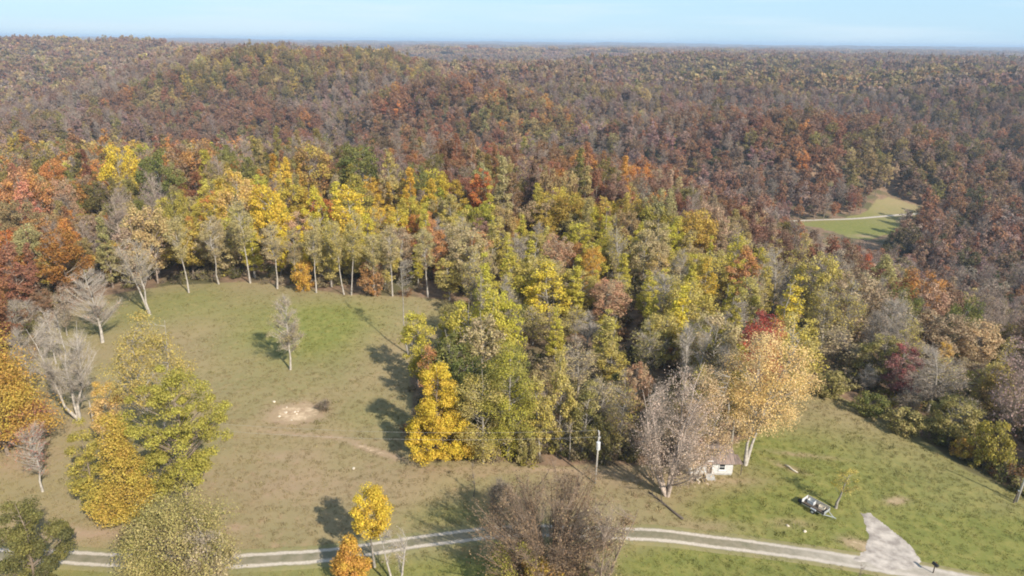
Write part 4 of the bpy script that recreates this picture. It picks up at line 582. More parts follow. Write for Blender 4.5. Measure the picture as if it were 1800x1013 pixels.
    ('deciduous_tree', 'oval', 34.0, 181.0, 15.4, 3.24, 'gold_green', 'lime', 'grey', 5.38, 'gold-green oval tree beyond the small bright gold tree', 'trees of the wood'),
    ('deciduous_tree', 'thin', -17.9, 183.4, 13.4, 3.43, 'khaki', 'gold_green', 'grey', 4.06, 'khaki thin-leaved tree beyond the tall thin lone tree', 'trees of the wood'),
    ('deciduous_tree', 'thin', 81.3, 165.3, 20.3, 4.09, 'bare', 'tan', 'pale', 0.78, 'grey thin-leaved tree left of the brick-red tree', 'trees of the wood'),
    ('deciduous_tree', 'oval', 42.4, 179.6, 16.9, 3.96, 'lime', 'lime', 'grey', 4.01, 'yellow-green oval tree beyond the small bright gold tree', 'trees of the wood'),
    ('deciduous_tree', 'cone', 23.5, 183.2, 8.6, 3.42, 'gold_green', 'lime', 'pale', 4.2, 'gold-green pointed tree in front of the right wood yellow-green oval', 'trees of the wood'),
    ('deciduous_tree', 'round', 6.5, 184.8, 10.1, 4.05, 'khaki', 'gold_green', 'grey', 0.23, 'khaki rounded tree beyond the mottled yellow tree', 'trees of the wood'),
    ('deciduous_tree', 'cone', -25.1, 183.8, 19.4, 3.24, 'gold_green', 'lime', 'brown', 5.31, 'gold-green pointed tree beyond the small pink tree', 'trees of the wood'),
    ('bare_tree', 'bare', 110.8, 149.2, 17.4, 4.1, 'bare', 'tan', 'brown', 5.14, 'leafless grey branchy tree right of the peach-tan tree', 'trees of the wood'),
    ('deciduous_tree', 'cone', 52.7, 178.4, 15.1, 2.21, 'lime', 'lime', 'grey', 5.48, 'yellow-green pointed tree right of the small bright gold tree', 'trees of the wood'),
    ('bare_tree', 'bare', 96.2, 159.8, 10.1, 4.02, 'bare', 'tan', 'grey', 3.44, 'leafless grey branchy tree in front of the rusty domed tree', 'trees of the wood'),
    ('deciduous_tree', 'oval', -109.6, 151.0, 7.3, 2.94, 'russet', 'brown', 'brown', 3.25, 'rust-brown oval tree left of the whitish hilltop tree', 'trees of the wood'),
    ('deciduous_tree', 'thin', -13.3, 187.2, 14.4, 3.49, 'tan', 'khaki', 'grey', 0.86, 'tan thin-leaved tree in front of the fiery orange-red tree', 'trees of the wood'),
    ('bare_tree', 'bare', 81.4, 169.6, 18.1, 4.04, 'mauve_bare', 'bare', 'grey', 5.43, 'leafless greyish-mauve branchy tree left of the brick-red tree', 'trees of the wood'),
    ('deciduous_tree', 'round', -74.9, 173.2, 15.5, 6.19, 'tan', 'khaki', 'grey', 0.67, 'tan rounded tree in front of the apricot-gold tree', 'trees of the wood'),
    ('deciduous_tree', 'thin', -39.3, 184.6, 17.0, 3.69, 'khaki', 'gold_green', 'grey', 2.71, 'khaki thin-leaved tree right of the brightest yellow wood tree', 'trees of the wood'),
    ('deciduous_tree', 'cone', 25.9, 187.1, 17.0, 3.2, 'gold_green', 'lime', 'grey', 0.05, 'second gold-green pointed tree right of the right wood yellow-green oval', 'trees of the wood'),
    ('deciduous_tree', 'thin', 74.2, 173.8, 19.2, 4.38, 'khaki', 'gold_green', 'brown', 1.76, 'khaki thin-leaved tree left of the brick-red tree', 'trees of the wood'),
    ('deciduous_tree', 'oval', -53.6, 181.3, 14.7, 3.06, 'deep_yellow', 'yellow', 'grey', 1.47, 'golden oval tree in front of the brightest yellow wood tree', 'trees of the wood'),
    ('deciduous_tree', 'oval', 45.2, 183.6, 17.9, 3.47, 'gold_green', 'lime', 'grey', 4.28, 'gold-green oval tree right of the pinkish-tan tree', 'trees of the wood'),
    ('bare_tree', 'bare', 7.4, 188.9, 13.5, 2.99, 'bare', 'tan', 'pale', 4.15, 'leafless grey branchy tree right of the fiery orange-red tree', 'trees of the wood'),
    ('bare_tree', 'bare', 85.6, 169.1, 17.7, 3.91, 'mauve_bare', 'bare', 'grey', 3.23, 'leafless greyish-mauve branchy tree right of the tall yellow spire', 'trees of the wood'),
    ('deciduous_tree', 'oval', -107.8, 156.5, 6.5, 2.4, 'russet', 'brown', 'brown', 6.1, 'rust-brown oval tree beyond the three-limbed bare tree', 'trees of the wood'),
]
# ------------------------------------------------------------------ materials
def new_mat(name):
    m = bpy.data.materials.new(name); m.use_nodes = True
    nt = m.node_tree
    for n in list(nt.nodes):
        nt.nodes.remove(n)
    out = nt.nodes.new('ShaderNodeOutputMaterial')
    return m, nt.nodes, nt.links, out

def attr(n, name, typ='GEOMETRY'):
    a = n.new('ShaderNodeAttribute'); a.attribute_name = name; a.attribute_type = typ
    return a

def mixrgb(n, l, fac, a, b, blend='MIX'):
    m = n.new('ShaderNodeMix'); m.data_type = 'RGBA'; m.blend_type = blend
    for sock, val in ((0, fac), (6, a), (7, b)):
        if isinstance(val, (int, float)): m.inputs[sock].default_value = val
        elif isinstance(val, tuple): m.inputs[sock].default_value = (*val, 1)
        else: l.new(val, m.inputs[sock])
    return m.outputs[2]

def mth(n, l, op, a, b=None, clamp=False):
    m = n.new('ShaderNodeMath'); m.operation = op; m.use_clamp = clamp
    for i, val in enumerate((a, b)):
        if val is None: continue
        if isinstance(val, (int, float)): m.inputs[i].default_value = val
        else: l.new(val, m.inputs[i])
    return m.outputs[0]

def noise(n, l, vec, scale, detail=3.0, rough=0.55, typ='FBM'):
    t = n.new('ShaderNodeTexNoise'); t.inputs['Scale'].default_value = scale
    t.inputs['Detail'].default_value = detail; t.inputs['Roughness'].default_value = rough
    if vec is not None: l.new(vec, t.inputs['Vector'])
    return t.outputs[0]

def rng_map(n, l, v, a, b, c=0.0, d=1.0):
    m = n.new('ShaderNodeMapRange'); l.new(v, m.inputs[0])
    for i, x in enumerate((a, b, c, d)): m.inputs[i + 1].default_value = x
    return m.outputs[0]

def leaf_material():
    m, n, l, out = new_mat('autumn_leaves')
    t1, t2 = attr(n, 'tint', 'INSTANCER'), attr(n, 'tint2', 'INSTANCER')
    v = attr(n, 'var')
    clump = rng_map(n, l, v.outputs['Color'], 0, 1)
    sep = n.new('ShaderNodeSeparateColor'); l.new(v.outputs['Color'], sep.inputs[0])
    col = mixrgb(n, l, sep.outputs[0], t1.outputs['Color'], t2.outputs['Color'])
    br = rng_map(n, l, sep.outputs[1], 0, 1, 0.68, 1.34)
    hsv = n.new('ShaderNodeHueSaturation')
    l.new(col, hsv.inputs['Color']); l.new(br, hsv.inputs['Value'])
    l.new(rng_map(n, l, sep.outputs[2], 0, 1, 0.488, 0.512), hsv.inputs['Hue'])
    df = n.new('ShaderNodeBsdfDiffuse'); tr = n.new('ShaderNodeBsdfTranslucent')
    l.new(hsv.outputs[0], df.inputs[0]); l.new(hsv.outputs[0], tr.inputs[0])
    mx = n.new('ShaderNodeMixShader'); mx.inputs[0].default_value = 0.36
    l.new(df.outputs[0], mx.inputs[1]); l.new(tr.outputs[0], mx.inputs[2])
    l.new(mx.outputs[0], out.inputs[0])
    return m

def bark_material():
    m, n, l, out = new_mat('bark')
    t = attr(n, 'bark', 'INSTANCER')
    tc = n.new('ShaderNodeTexCoord')
    nz = noise(n, l, tc.outputs['Object'], 2.2, 4)
    br = rng_map(n, l, nz, 0.3, 0.7, 0.6, 1.25)
    hsv = n.new('ShaderNodeHueSaturation'); l.new(t.outputs['Color'], hsv.inputs['Color']); l.new(br, hsv.inputs['Value'])
    df = n.new('ShaderNodeBsdfDiffuse'); l.new(hsv.outputs[0], df.inputs[0])
    l.new(df.outputs[0], out.inputs[0])
    return m

def twig_material():
    m, n, l, out = new_mat('twigs')
    t = attr(n, 'bark', 'INSTANCER')
    c = mixrgb(n, l, 0.4, t.outputs['Color'], (0.36, 0.29, 0.23))
    df = n.new('ShaderNodeBsdfDiffuse'); l.new(c, df.inputs[0])
    l.new(df.outputs[0], out.inputs[0])
    return m

def plain(name, col, rough=0.8, metal=0.0, var=0.25, scale=3.0, col2=None, stretch=None, bump=0.0):
    m, n, l, out = new_mat(name)
    p = n.new('ShaderNodeBsdfPrincipled')
    tc = n.new('ShaderNodeTexCoord'); vec = tc.outputs['Object']
    if stretch:
        mp = n.new('ShaderNodeMapping'); mp.inputs['Scale'].default_value = stretch
        l.new(vec, mp.inputs['Vector']); vec = mp.outputs[0]
    nz = noise(n, l, vec, scale, 5, 0.6)
    a = tuple(c * (1 - var) for c in col)
    b = tuple(min(1, c * (1 + var)) for c in (col2 or col))
    l.new(mixrgb(n, l, rng_map(n, l, nz, 0.35, 0.65), a, b), p.inputs['Base Color'])
    p.inputs['Roughness'].default_value = rough; p.inputs['Metallic'].default_value = metal
    if bump:
        bp = n.new('ShaderNodeBump'); bp.inputs['Strength'].default_value = bump; bp.inputs['Distance'].default_value = 0.05
        l.new(nz, bp.inputs['Height']); l.new(bp.outputs[0], p.inputs['Normal'])
    l.new(p.outputs[0], out.inputs[0])
    return m

LEAF, BARK, TWIG = leaf_material(), bark_material(), twig_material()

# ------------------------------------------------------------------ object helpers
COL = SC.collection
def new_mesh(name, verts, faces, mats, fmat=None, smooth=False, var=None):
    me = bpy.data.meshes.new(name)
    verts = np.asarray(verts, np.float32)
    if isinstance(faces, np.ndarray):
        k = faces.shape[1]; nf = len(faces)
        me.vertices.add(len(verts)); me.vertices.foreach_set('co', verts.ravel())
        me.loops.add(nf * k); me.loops.foreach_set('vertex_index', faces.astype(np.int32).ravel())
        me.polygons.add(nf)
        me.polygons.foreach_set('loop_start', np.arange(0, nf * k, k, dtype=np.int32))
        me.polygons.foreach_set('loop_total', np.full(nf, k, np.int32))
        me.update(calc_edges=True)
    else:
        me.from_pydata([tuple(v) for v in verts], [], faces)
    for m in mats: me.materials.append(m)
    if fmat is not None: me.polygons.foreach_set('material_index', np.asarray(fmat, np.int32))
    me.polygons.foreach_set('use_smooth', np.full(len(me.polygons), smooth, bool))
    if var is not None:
        a = me.attributes.new('var', 'FLOAT_COLOR', 'FACE')
        c = np.ones((len(me.polygons), 4), np.float32); c[:, :3] = var
        a.data.foreach_set('color', c.ravel())
    return me

def link(name, me, parent=None, kind=None, label=None, cat=None, group=None, loc=None, rotz=None):
    o = bpy.data.objects.new(name, me); COL.objects.link(o)
    if parent is not None: o.parent = parent
    if kind: o['kind'] = kind
    if label: o['label'] = label
    if cat: o['category'] = cat
    if group: o['group'] = group
    if loc is not None: o.location = loc
    if rotz is not None: o.rotation_euler[2] = rotz
    return o

class MB:
    """collects boxes, tubes and prisms into one mesh"""
    def __init__(s): s.v, s.f = [], []
    def box(s, c, size, rz=0.0, rx=0.0, ry=0.0):
        M = Matrix.Translation(c) @ Matrix.Rotation(rz, 4, 'Z') @ Matrix.Rotation(ry, 4, 'Y') @ Matrix.Rotation(rx, 4, 'X')
        b = len(s.v)
        for dz in (-.5, .5):
            for dx, dy in ((-.5, -.5), (.5, -.5), (.5, .5), (-.5, .5)):
                s.v.append(M @ Vector((dx * size[0], dy * size[1], dz * size[2])))
        for q in ((3, 2, 1, 0), (4, 5, 6, 7), (0, 1, 5, 4), (1, 2, 6, 5), (2, 3, 7, 6), (3, 0, 4, 7)):
            s.f.append([b + i for i in q])
        return s
    def tube(s, pts, rad, n=8, cap=True):
        pts = [Vector(p) for p in pts]
        if not hasattr(rad, '__len__'): rad = [rad] * len(pts)
        b = len(s.v)
        for i, p in enumerate(pts):
            t = (pts[min(i + 1, len(pts) - 1)] - pts[max(i - 1, 0)]).normalized()
            a = t.cross(Vector((0.13, 0.2, 0.97)) if abs(t.z) < .9 else Vector((1, 0, 0))).normalized()
            c = t.cross(a)
            for k in range(n):
                w = 2 * math.pi * k / n
                s.v.append(p + rad[i] * (math.cos(w) * a + math.sin(w) * c))
        for i in range(len(pts) - 1):
            for k in range(n):
                k2 = (k + 1) % n
                s.f.append([b + i * n + k, b + i * n + k2, b + (i + 1) * n + k2, b + (i + 1) * n + k])
        if cap:
            s.f.append([b + k for k in range(n)][::-1]); s.f.append([b + (len(pts) - 1) * n + k for k in range(n)])
        return s
    def prism(s, poly, axis, lo, hi):
        """poly: list of 2-D points in the plane across AXIS, drawn out from lo to hi"""
        b = len(s.v); n = len(poly)
        for h in (lo, hi):
            for p, q in poly:
                s.v.append(Vector((h, p, q)) if axis == 'x' else Vector((p, h, q)) if axis == 'y' else Vector((p, q, h)))
        s.f.append(list(range(b, b + n))[::-1]); s.f.append(list(range(b + n, b + 2 * n)))
        for i in range(n):
            j = (i + 1) % n
            s.f.append([b + i, b + j, b + n + j, b + n + i])
        return s
    def mesh(s, name, mat, smooth=False):
        return new_mesh(name, [tuple(v) for v in s.v], s.f, [mat] if not isinstance(mat, list) else mat, smooth=smooth)
    def build(s, name, mat, parent=None, smooth=False, **k):
        return link(name, s.mesh(name, mat, smooth), parent, **k)

# ------------------------------------------------------------------ trees
def tubes_np(paths, radii, sides):
    """paths (N,K,3), radii (N,K) -> verts, quads"""
    N, K, _ = paths.shape
    t = np.gradient(paths, axis=1); t /= np.linalg.norm(t, axis=2, keepdims=True) + 1e-9
    ref = np.where(np.abs(t[..., 2:3]) < 0.9, np.array([0.1, 0.15, 1.0]), np.array([1.0, 0.1, 0.0]))
    a = np.cross(t, ref); a /= np.linalg.norm(a, axis=2, keepdims=True) + 1e-9
    c = np.cross(t, a)
    w = 2 * np.pi * np.arange(sides) / sides
    v = paths[:, :, None, :] + radii[:, :, None, None] * (np.cos(w)[None, None, :, None] * a[:, :, None, :] + np.sin(w)[None, None, :, None] * c[:, :, None, :])
    idx = np.arange(N * K * sides).reshape(N, K, sides)
    i0, i1 = idx[:, :-1, :], idx[:, 1:, :]
    q = np.stack([i0, np.roll(i0, -1, 2), np.roll(i1, -1, 2), i1], -1).reshape(-1, 4)
    return v.reshape(-1, 3), q

def env(form, t):
    t = np.clip(t, 0, 1)
    if form == 'round': return np.sqrt(np.clip(1 - (2 * t - 1) ** 2, 0, 1)) * 0.98 + 0.02
    if form == 'oval': return np.sin(np.pi * np.clip(t, 0.02, .99) ** 0.75) ** 0.75
    if form == 'cone': return np.minimum(1, t / 0.14) * (1.02 - t) ** 0.85
    if form == 'spire': return np.minimum(1, t / 0.10) * np.clip(1.04 - t, 0, 1) ** 0.5
    if form == 'vase': return (0.25 + 0.75 * t ** 0.7) * np.sqrt(np.clip(1.02 - t ** 4, 0, 1))
    if form == 'column': return np.minimum(1, t / 0.1) * np.sqrt(np.clip(1.03 - t ** 3, 0, 1))
    return np.ones_like(t)

def build_tree(seed, H, R, cb=0.3, form='oval', nc=60, nl=90, leaf=0.3, cr=None, stems=1, lean=(0, 0), twigs=0,
               trunk_r=None, trunk_sides=7, limb_sides=4, twig_len=1.0, droop=0.0, lumps=0.35, stem_spread=0.25, twig_w=0.02, leaf_share=1.0):
    """one tree: returns (trunk mesh, crown mesh); the crown holds leaf faces and/or bare twigs"""
    r = np.random.default_rng(seed)
    tr = trunk_r or 0.0085 * H + 0.06
    cr = cr or max(0.9, R * 0.30)
    hb = cb * H
    # stems
    K = 7
    tt = np.linspace(0, 1, K)
    paths, rads = [], []
    for s in range(stems):
        az = r.uniform(0, 6.28) if stems == 1 else 6.283 * s / stems + r.uniform(-.5, .5)
        top = H * (0.93 if s == 0 else r.uniform(0.75, 0.92))
        spread = 0 if stems == 1 else stem_spread * top
        dx = lean[0] * H + math.cos(az) * spread; dy = lean[1] * H + math.sin(az) * spread
        wob = np.cumsum(r.normal(0, 0.012 * H, (K, 2)), 0); wob -= wob[0]
        e = tt ** (0.8 if stems > 1 else 1.2)
        p = np.stack([dx * e + wob[:, 0], dy * e + wob[:, 1], top * tt], 1)
        p[0, 2] = -0.4
        paths.append(p); rads.append((tr / math.sqrt(stems)) * (1.0 - 0.88 * tt ** 0.9) * np.where(tt == 0, 1.35, 1))
    paths = np.array(paths); rads = np.array(rads)
    TV, TF = tubes_np(paths, rads, trunk_sides)
    # clump centres
    t = r.uniform(0, 1, nc * 4); e = env(form, t)
    keep = r.uniform(0, 1, nc * 4) < (e ** 1.5 + 0.08); t = t[keep][:nc]; n = len(t)
    az = r.uniform(0, 6.283, n)
    lump = 1 + lumps * (np.sin(az * 2 + r.uniform(0, 6) + t * 5) * .5 + np.sin(az * 3 + t * 9 + r.uniform(0, 6)) * .5 * r.uniform(.5, 1, n))
    rho = np.maximum(R - cr * 0.55, .2 * R) * env(form, t) * lump * r.uniform(0.12, 1, n) ** 0.42
    hz = hb + (H - hb - cr * .5) * t + r.normal(0, .03 * H, n)
    cen = np.stack([rho * np.cos(az) + lean[0] * hz, rho * np.sin(az) + lean[1] * hz, hz - droop * rho], 1)
    si = r.integers(0, stems, n)
    if stems > 1:
        ends = paths[:, -1, :2]
        dd = ((cen[:, None, :2] - ends[None] * 0.8) ** 2).sum(2); si = dd.argmin(1)
    # branches
    rise = r.uniform(0.45, 1.1, n)
    ha = np.clip(hz - rho * rise, hb * 0.55 + 0.4, H * .9)
    tops = paths[si, -1, 2]; ta = np.clip(ha / tops, 0.05, .97)
    f = ta * (K - 1); i0 = np.minimum(f.astype(int), K - 2); fr = (f - i0)[:, None]
    A = paths[si, i0] * (1 - fr) + paths[si, i0 + 1] * fr
    KB = 5
    q = np.linspace(0, 1, KB)[None, :, None]
    midp = A * .5 + cen * .5 + np.stack([r.normal(0, .06 * R, n), r.normal(0, .06 * R, n), -0.12 * rho * (1 if droop <= 0 else -1)], 1)
    B = (1 - q) ** 2 * A[:, None] + 2 * q * (1 - q) * midp[:, None] + q ** 2 * cen[:, None]
    L = np.linalg.norm(cen - A, axis=1)
    br0 = np.clip(0.010 * L + 0.012, .015, tr * .55)
    BR = br0[:, None] * (1 - 0.8 * q[:, :, 0]) + 0.006
    BV, BF = tubes_np(B, BR, limb_sides)
    tv = np.concatenate([TV, BV]); tf = np.concatenate([TF, BF + len(TV)])
    trunk = new_mesh('trunk', tv, tf, [BARK], smooth=True)
    # crown: twigs (thin triangles) and leaves (quads)
    V, F, M, VAR = [], [], [], []
    nv = 0
    if twigs:
        m = n * twigs
        ci = np.repeat(np.arange(n), twigs)
        qq = r.uniform(0.25, 1, m)[:, None]
        P = (1 - qq) ** 2 * A[ci] + 2 * qq * (1 - qq) * midp[ci] + qq ** 2 * cen[ci]
        D = (cen[ci] - A[ci]); D /= np.linalg.norm(D, axis=1, keepdims=True) + 1e-9
        D = D * .7 + r.normal(0, .55, (m, 3)) + np.array([0, 0, .45]); D /= np.linalg.norm(D, axis=1, keepdims=True)
        ln = (twig_len * r.uniform(.4, 1.4, m))[:, None]
        S = np.cross(D, r.normal(0, 1, (m, 3))); S /= np.linalg.norm(S, axis=1, keepdims=True) + 1e-9
        E = P + D * ln + np.array([0, 0, .08]) * ln
        w = .62 * twig_w * r.uniform(.6, 1.3, m)[:, None]
        V.append(np.stack([P - S * w, P + S * w, E + S * w * .25, E - S * w * .25], 1).reshape(-1, 3))
        F.append(np.arange(4 * m).reshape(m, 4)); M.append(np.ones(m, int)); VAR.append(np.full((m, 3), .5)); nv = 4 * m
    nlf = int(nc * nl * leaf_share)
    if nlf:
        ci = r.integers(0, n, nlf)
        if leaf_share < 1:            # leaves gathered on some of the branches only
            ok = r.permutation(n)[:max(1, int(n * min(1, leaf_share * 1.3)))]; ci = ok[r.integers(0, len(ok), nlf)]
        d = r.normal(0, 1, (nlf, 3)); d /= np.linalg.norm(d, axis=1, keepdims=True)
        rad = r.uniform(0, 1, nlf) ** 0.4
        cs = (cr * r.uniform(.6, 1.25, n))[ci]
        P = cen[ci] + d * (rad * cs)[:, None] * np.array([1, 1, .72])
        N = d * .9 + r.normal(0, .55, (nlf, 3)) + np.array([0, 0, .25]); N /= np.linalg.norm(N, axis=1, keepdims=True)
        S = np.cross(N, r.normal(0, 1, (nlf, 3))); S /= np.linalg.norm(S, axis=1, keepdims=True) + 1e-9
        U = np.cross(N, S)
        sz = (leaf * r.uniform(.55, 1.2, nlf))[:, None]
        a, b = S * sz * .62, U * sz * .42
        V.append(np.stack([P - a, P - b, P + a, P + b], 1).reshape(-1, 3))
        F.append(np.arange(4 * nlf).reshape(nlf, 4) + nv); M.append(np.zeros(nlf, int))
        cv = r.uniform(0, 1, n)[ci]
        VAR.append(np.stack([np.clip(cv * .75 + r.uniform(0, .35, nlf), 0, 1), r.uniform(0, 1, nlf), r.uniform(0, 1, nlf)], 1))
    crown = new_mesh('crown', np.concatenate(V), np.concatenate(F), [LEAF, TWIG], np.concatenate(M), var=np.concatenate(VAR))
    return trunk, crown

def join_meshes(name, a, b):
    """one mesh from trunk and crown, for the small far copies"""
    def get(me):
        v = np.empty(len(me.vertices) * 3, np.float32); me.vertices.foreach_get('co', v)
        f = np.empty(len(me.loops), np.int32); me.loops.foreach_get('vertex_index', f)
        mi = np.empty(len(me.polygons), np.int32); me.polygons.foreach_get('material_index', mi)
        return v.reshape(-1, 3), f.reshape(-1, 4), mi
    va, fa, _ = get(a); vb, fb, mb = get(b)
    vr = np.full((len(fa) + len(fb), 3), .5, np.float32)
    at = b.attributes['var']; c = np.empty(len(fb) * 4, np.float32); at.data.foreach_get('color', c)
    vr[len(fa):] = c.reshape(-1, 4)[:, :3]
    me = new_mesh(name, np.concatenate([va, vb]), np.concatenate([fa, fb + len(va)]), [LEAF, BARK],
                  np.concatenate([np.ones(len(fa), int), mb]), var=vr)
    bpy.data.meshes.remove(a); bpy.data.meshes.remove(b)
    return me

# ------------------------------------------------------------------ scatter by geometry nodes: for the masses nobody could count
def scatter(name, pts, rot, scl, idx, tint, tint2, bark, protos):
    pc = bpy.data.collections.new(name + '_kinds')
    for i, me in enumerate(protos):
        o = bpy.data.objects.new('%s_kind_%02d' % (name, i), me); pc.objects.link(o)
    me = bpy.data.meshes.new(name)
    n = len(pts)
    me.vertices.add(n); me.vertices.foreach_set('co', np.asarray(pts, np.float32).ravel())
    for nm, typ, key, arr in (('rot', 'FLOAT_VECTOR', 'vector', rot), ('scl', 'FLOAT_VECTOR', 'vector', scl)):
        me.attributes.new(nm, typ, 'POINT').data.foreach_set(key, np.asarray(arr, np.float32).ravel())
    me.attributes.new('idx', 'INT', 'POINT').data.foreach_set('value', np.asarray(idx, np.int32))
    for nm, arr in (('tint', tint), ('tint2', tint2), ('bark', bark)):
        c = np.ones((n, 4), np.float32); c[:, :3] = arr
        me.attributes.new(nm, 'FLOAT_COLOR', 'POINT').data.foreach_set('color', c.ravel())
    ng = bpy.data.node_groups.new(name + '_scatter', 'GeometryNodeTree')
    ng.interface.new_socket('Geometry', in_out='INPUT', socket_type='NodeSocketGeometry')
    ng.interface.new_socket('Geometry', in_out='OUTPUT', socket_type='NodeSocketGeometry')
    N, L = ng.nodes, ng.links
    gi, go = N.new('NodeGroupInput'), N.new('NodeGroupOutput')
    iop = N.new('GeometryNodeInstanceOnPoints'); ci = N.new('GeometryNodeCollectionInfo')
    ci.inputs['Collection'].default_value = pc; ci.inputs['Separate Children'].default_value = True; ci.inputs['Reset Children'].default_value = True
    iop.inputs['Pick Instance'].default_value = True
    def na(nm, t):
        a = N.new('GeometryNodeInputNamedAttribute'); a.data_type = t; a.inputs['Name'].default_value = nm
        return a.outputs['Attribute']
    e2r = N.new('FunctionNodeEulerToRotation')
    L.new(na('rot', 'FLOAT_VECTOR'), e2r.inputs[0])
    L.new(gi.outputs[0], iop.inputs['Points']); L.new(ci.outputs[0], iop.inputs['Instance'])
    L.new(na('idx', 'INT'), iop.inputs['Instance Index'])
    L.new(e2r.outputs[0], iop.inputs['Rotation']); L.new(na('scl', 'FLOAT_VECTOR'), iop.inputs['Scale'])
    L.new(iop.outputs[0], go.inputs[0])
    o = link(name, me, kind='stuff')
    md = o.modifiers.new('scatter', 'NODES'); md.node_group = ng
    return o
# ------------------------------------------------------------------ ground
def inside(poly, x, y):
    x = np.asarray(x, float); y = np.asarray(y, float); c = np.zeros(x.shape, bool)
    n = len(poly)
    for i in range(n):
        x1, y1 = poly[i]; x2, y2 = poly[(i + 1) % n]
        hit = ((y1 > y) != (y2 > y)) & (x < (x2 - x1) * (y - y1) / (y2 - y1 + 1e-12) + x1)
        c ^= hit
    return c
def edge_dist(poly, x, y):
    d = np.full(np.shape(x), 1e9)
    n = len(poly)
    for i in range(n):
        x1, y1 = poly[i]; x2, y2 = poly[(i + 1) % n]
        ex, ey = x2 - x1, y2 - y1
        t = np.clip(((x - x1) * ex + (y - y1) * ey) / (ex * ex + ey * ey + 1e-9), 0, 1)
        d = np.minimum(d, np.hypot(x - x1 - t * ex, y - y1 - t * ey))
    return np.where(inside(poly, x, y), -d, d)
def blob_sum(blobs, x, y):
    s = np.zeros(np.shape(x))
    for bx, by, rx, ry, rot, a in blobs:
        dx, dy = x - bx, y - by; c, q = math.cos(rot), math.sin(rot)
        u, v = (dx * c + dy * q) / rx, (-dx * q + dy * c) / ry
        s = s + a * np.exp(-(u * u + v * v))
    return s
def near_masks(x, y):
    wob = 5.0 * (fbm(x / 9, y / 9, 201, 3) - .5)
    cl = 1 - sstep(-1.5, 2.0, edge_dist(FIELD, x, y) + wob)
    cl = np.maximum(cl, 1 - sstep(-1.5, 3.0, edge_dist(MEADOW, x, y) + wob))
    gr = np.clip(blob_sum(GREEN, x, y) + .5 * (fbm(x / 16, y / 16, 203, 3) - .5) + 0.05, 0, 1)
    dirt = np.clip(blob_sum(DIRT, x, y), 0, 1)
    return cl, gr, dirt

def ground():
    ang = np.concatenate([np.arange(-62, 62, 0.34), np.arange(62, 298, 3.0)])
    r = np.concatenate([np.arange(0.5, 48, 4.0), np.arange(48, 215, 0.8), 215 * 1.0125 ** np.arange(0, 372)])
    r = r[r < 21000]
    A, RR = np.meshgrid(np.radians(ang), r)
    x, y = RR * np.sin(A), RR * np.cos(A)
    z = Z(x.ravel(), y.ravel()).reshape(x.shape)
    na, nr = len(ang), len(r)
    idx = np.arange(na * nr).reshape(nr, na)
    i1 = np.roll(idx, -1, 1)
    q = np.stack([idx[:-1], idx[1:], i1[1:], i1[:-1]], -1).reshape(-1, 4)[:, ::-1]
    me = new_mesh('ground', np.stack([x, y, z], -1).reshape(-1, 3), q[:, ::-1], [ground_material()], smooth=True)
    cl, gr, dirt = near_masks(x.ravel(), y.ravel())
    c = np.ones((na * nr, 4), np.float32); c[:, 0] = cl; c[:, 1] = gr; c[:, 2] = dirt
    me.attributes.new('zone', 'FLOAT_COLOR', 'POINT').data.foreach_set('color', c.ravel())
    return link('ground', me, kind='structure')

def field_colour(n, l, pos, green):
    """grass colour nodes shared by the ground and the verge of the road"""
    n1 = noise(n, l, pos, 0.055, 4, 0.6); n2 = noise(n, l, pos, 0.6, 6, 0.7); n3 = noise(n, l, pos, 4.5, 4, 0.7)
    g = mth(n, l, 'ADD', green, mth(n, l, 'MULTIPLY', mth(n, l, 'SUBTRACT', n2, 0.5), 0.75), True)
    dry = mixrgb(n, l, rng_map(n, l, n1, .38, .62), (0.315, 0.235, 0.13), (0.27, 0.225, 0.11))
    dry = mixrgb(n, l, rng_map(n, l, n2, .52, .72), dry, (0.36, 0.24, 0.15))
    grn = mixrgb(n, l, rng_map(n, l, n2, .4, .66), (0.165, 0.182, 0.045), (0.26, 0.235, 0.072))
    c = mixrgb(n, l, g, dry, grn)
    c = mixrgb(n, l, rng_map(n, l, n3, .55, .95), c, (0.23, 0.20, 0.095))
    return c, n2, n3

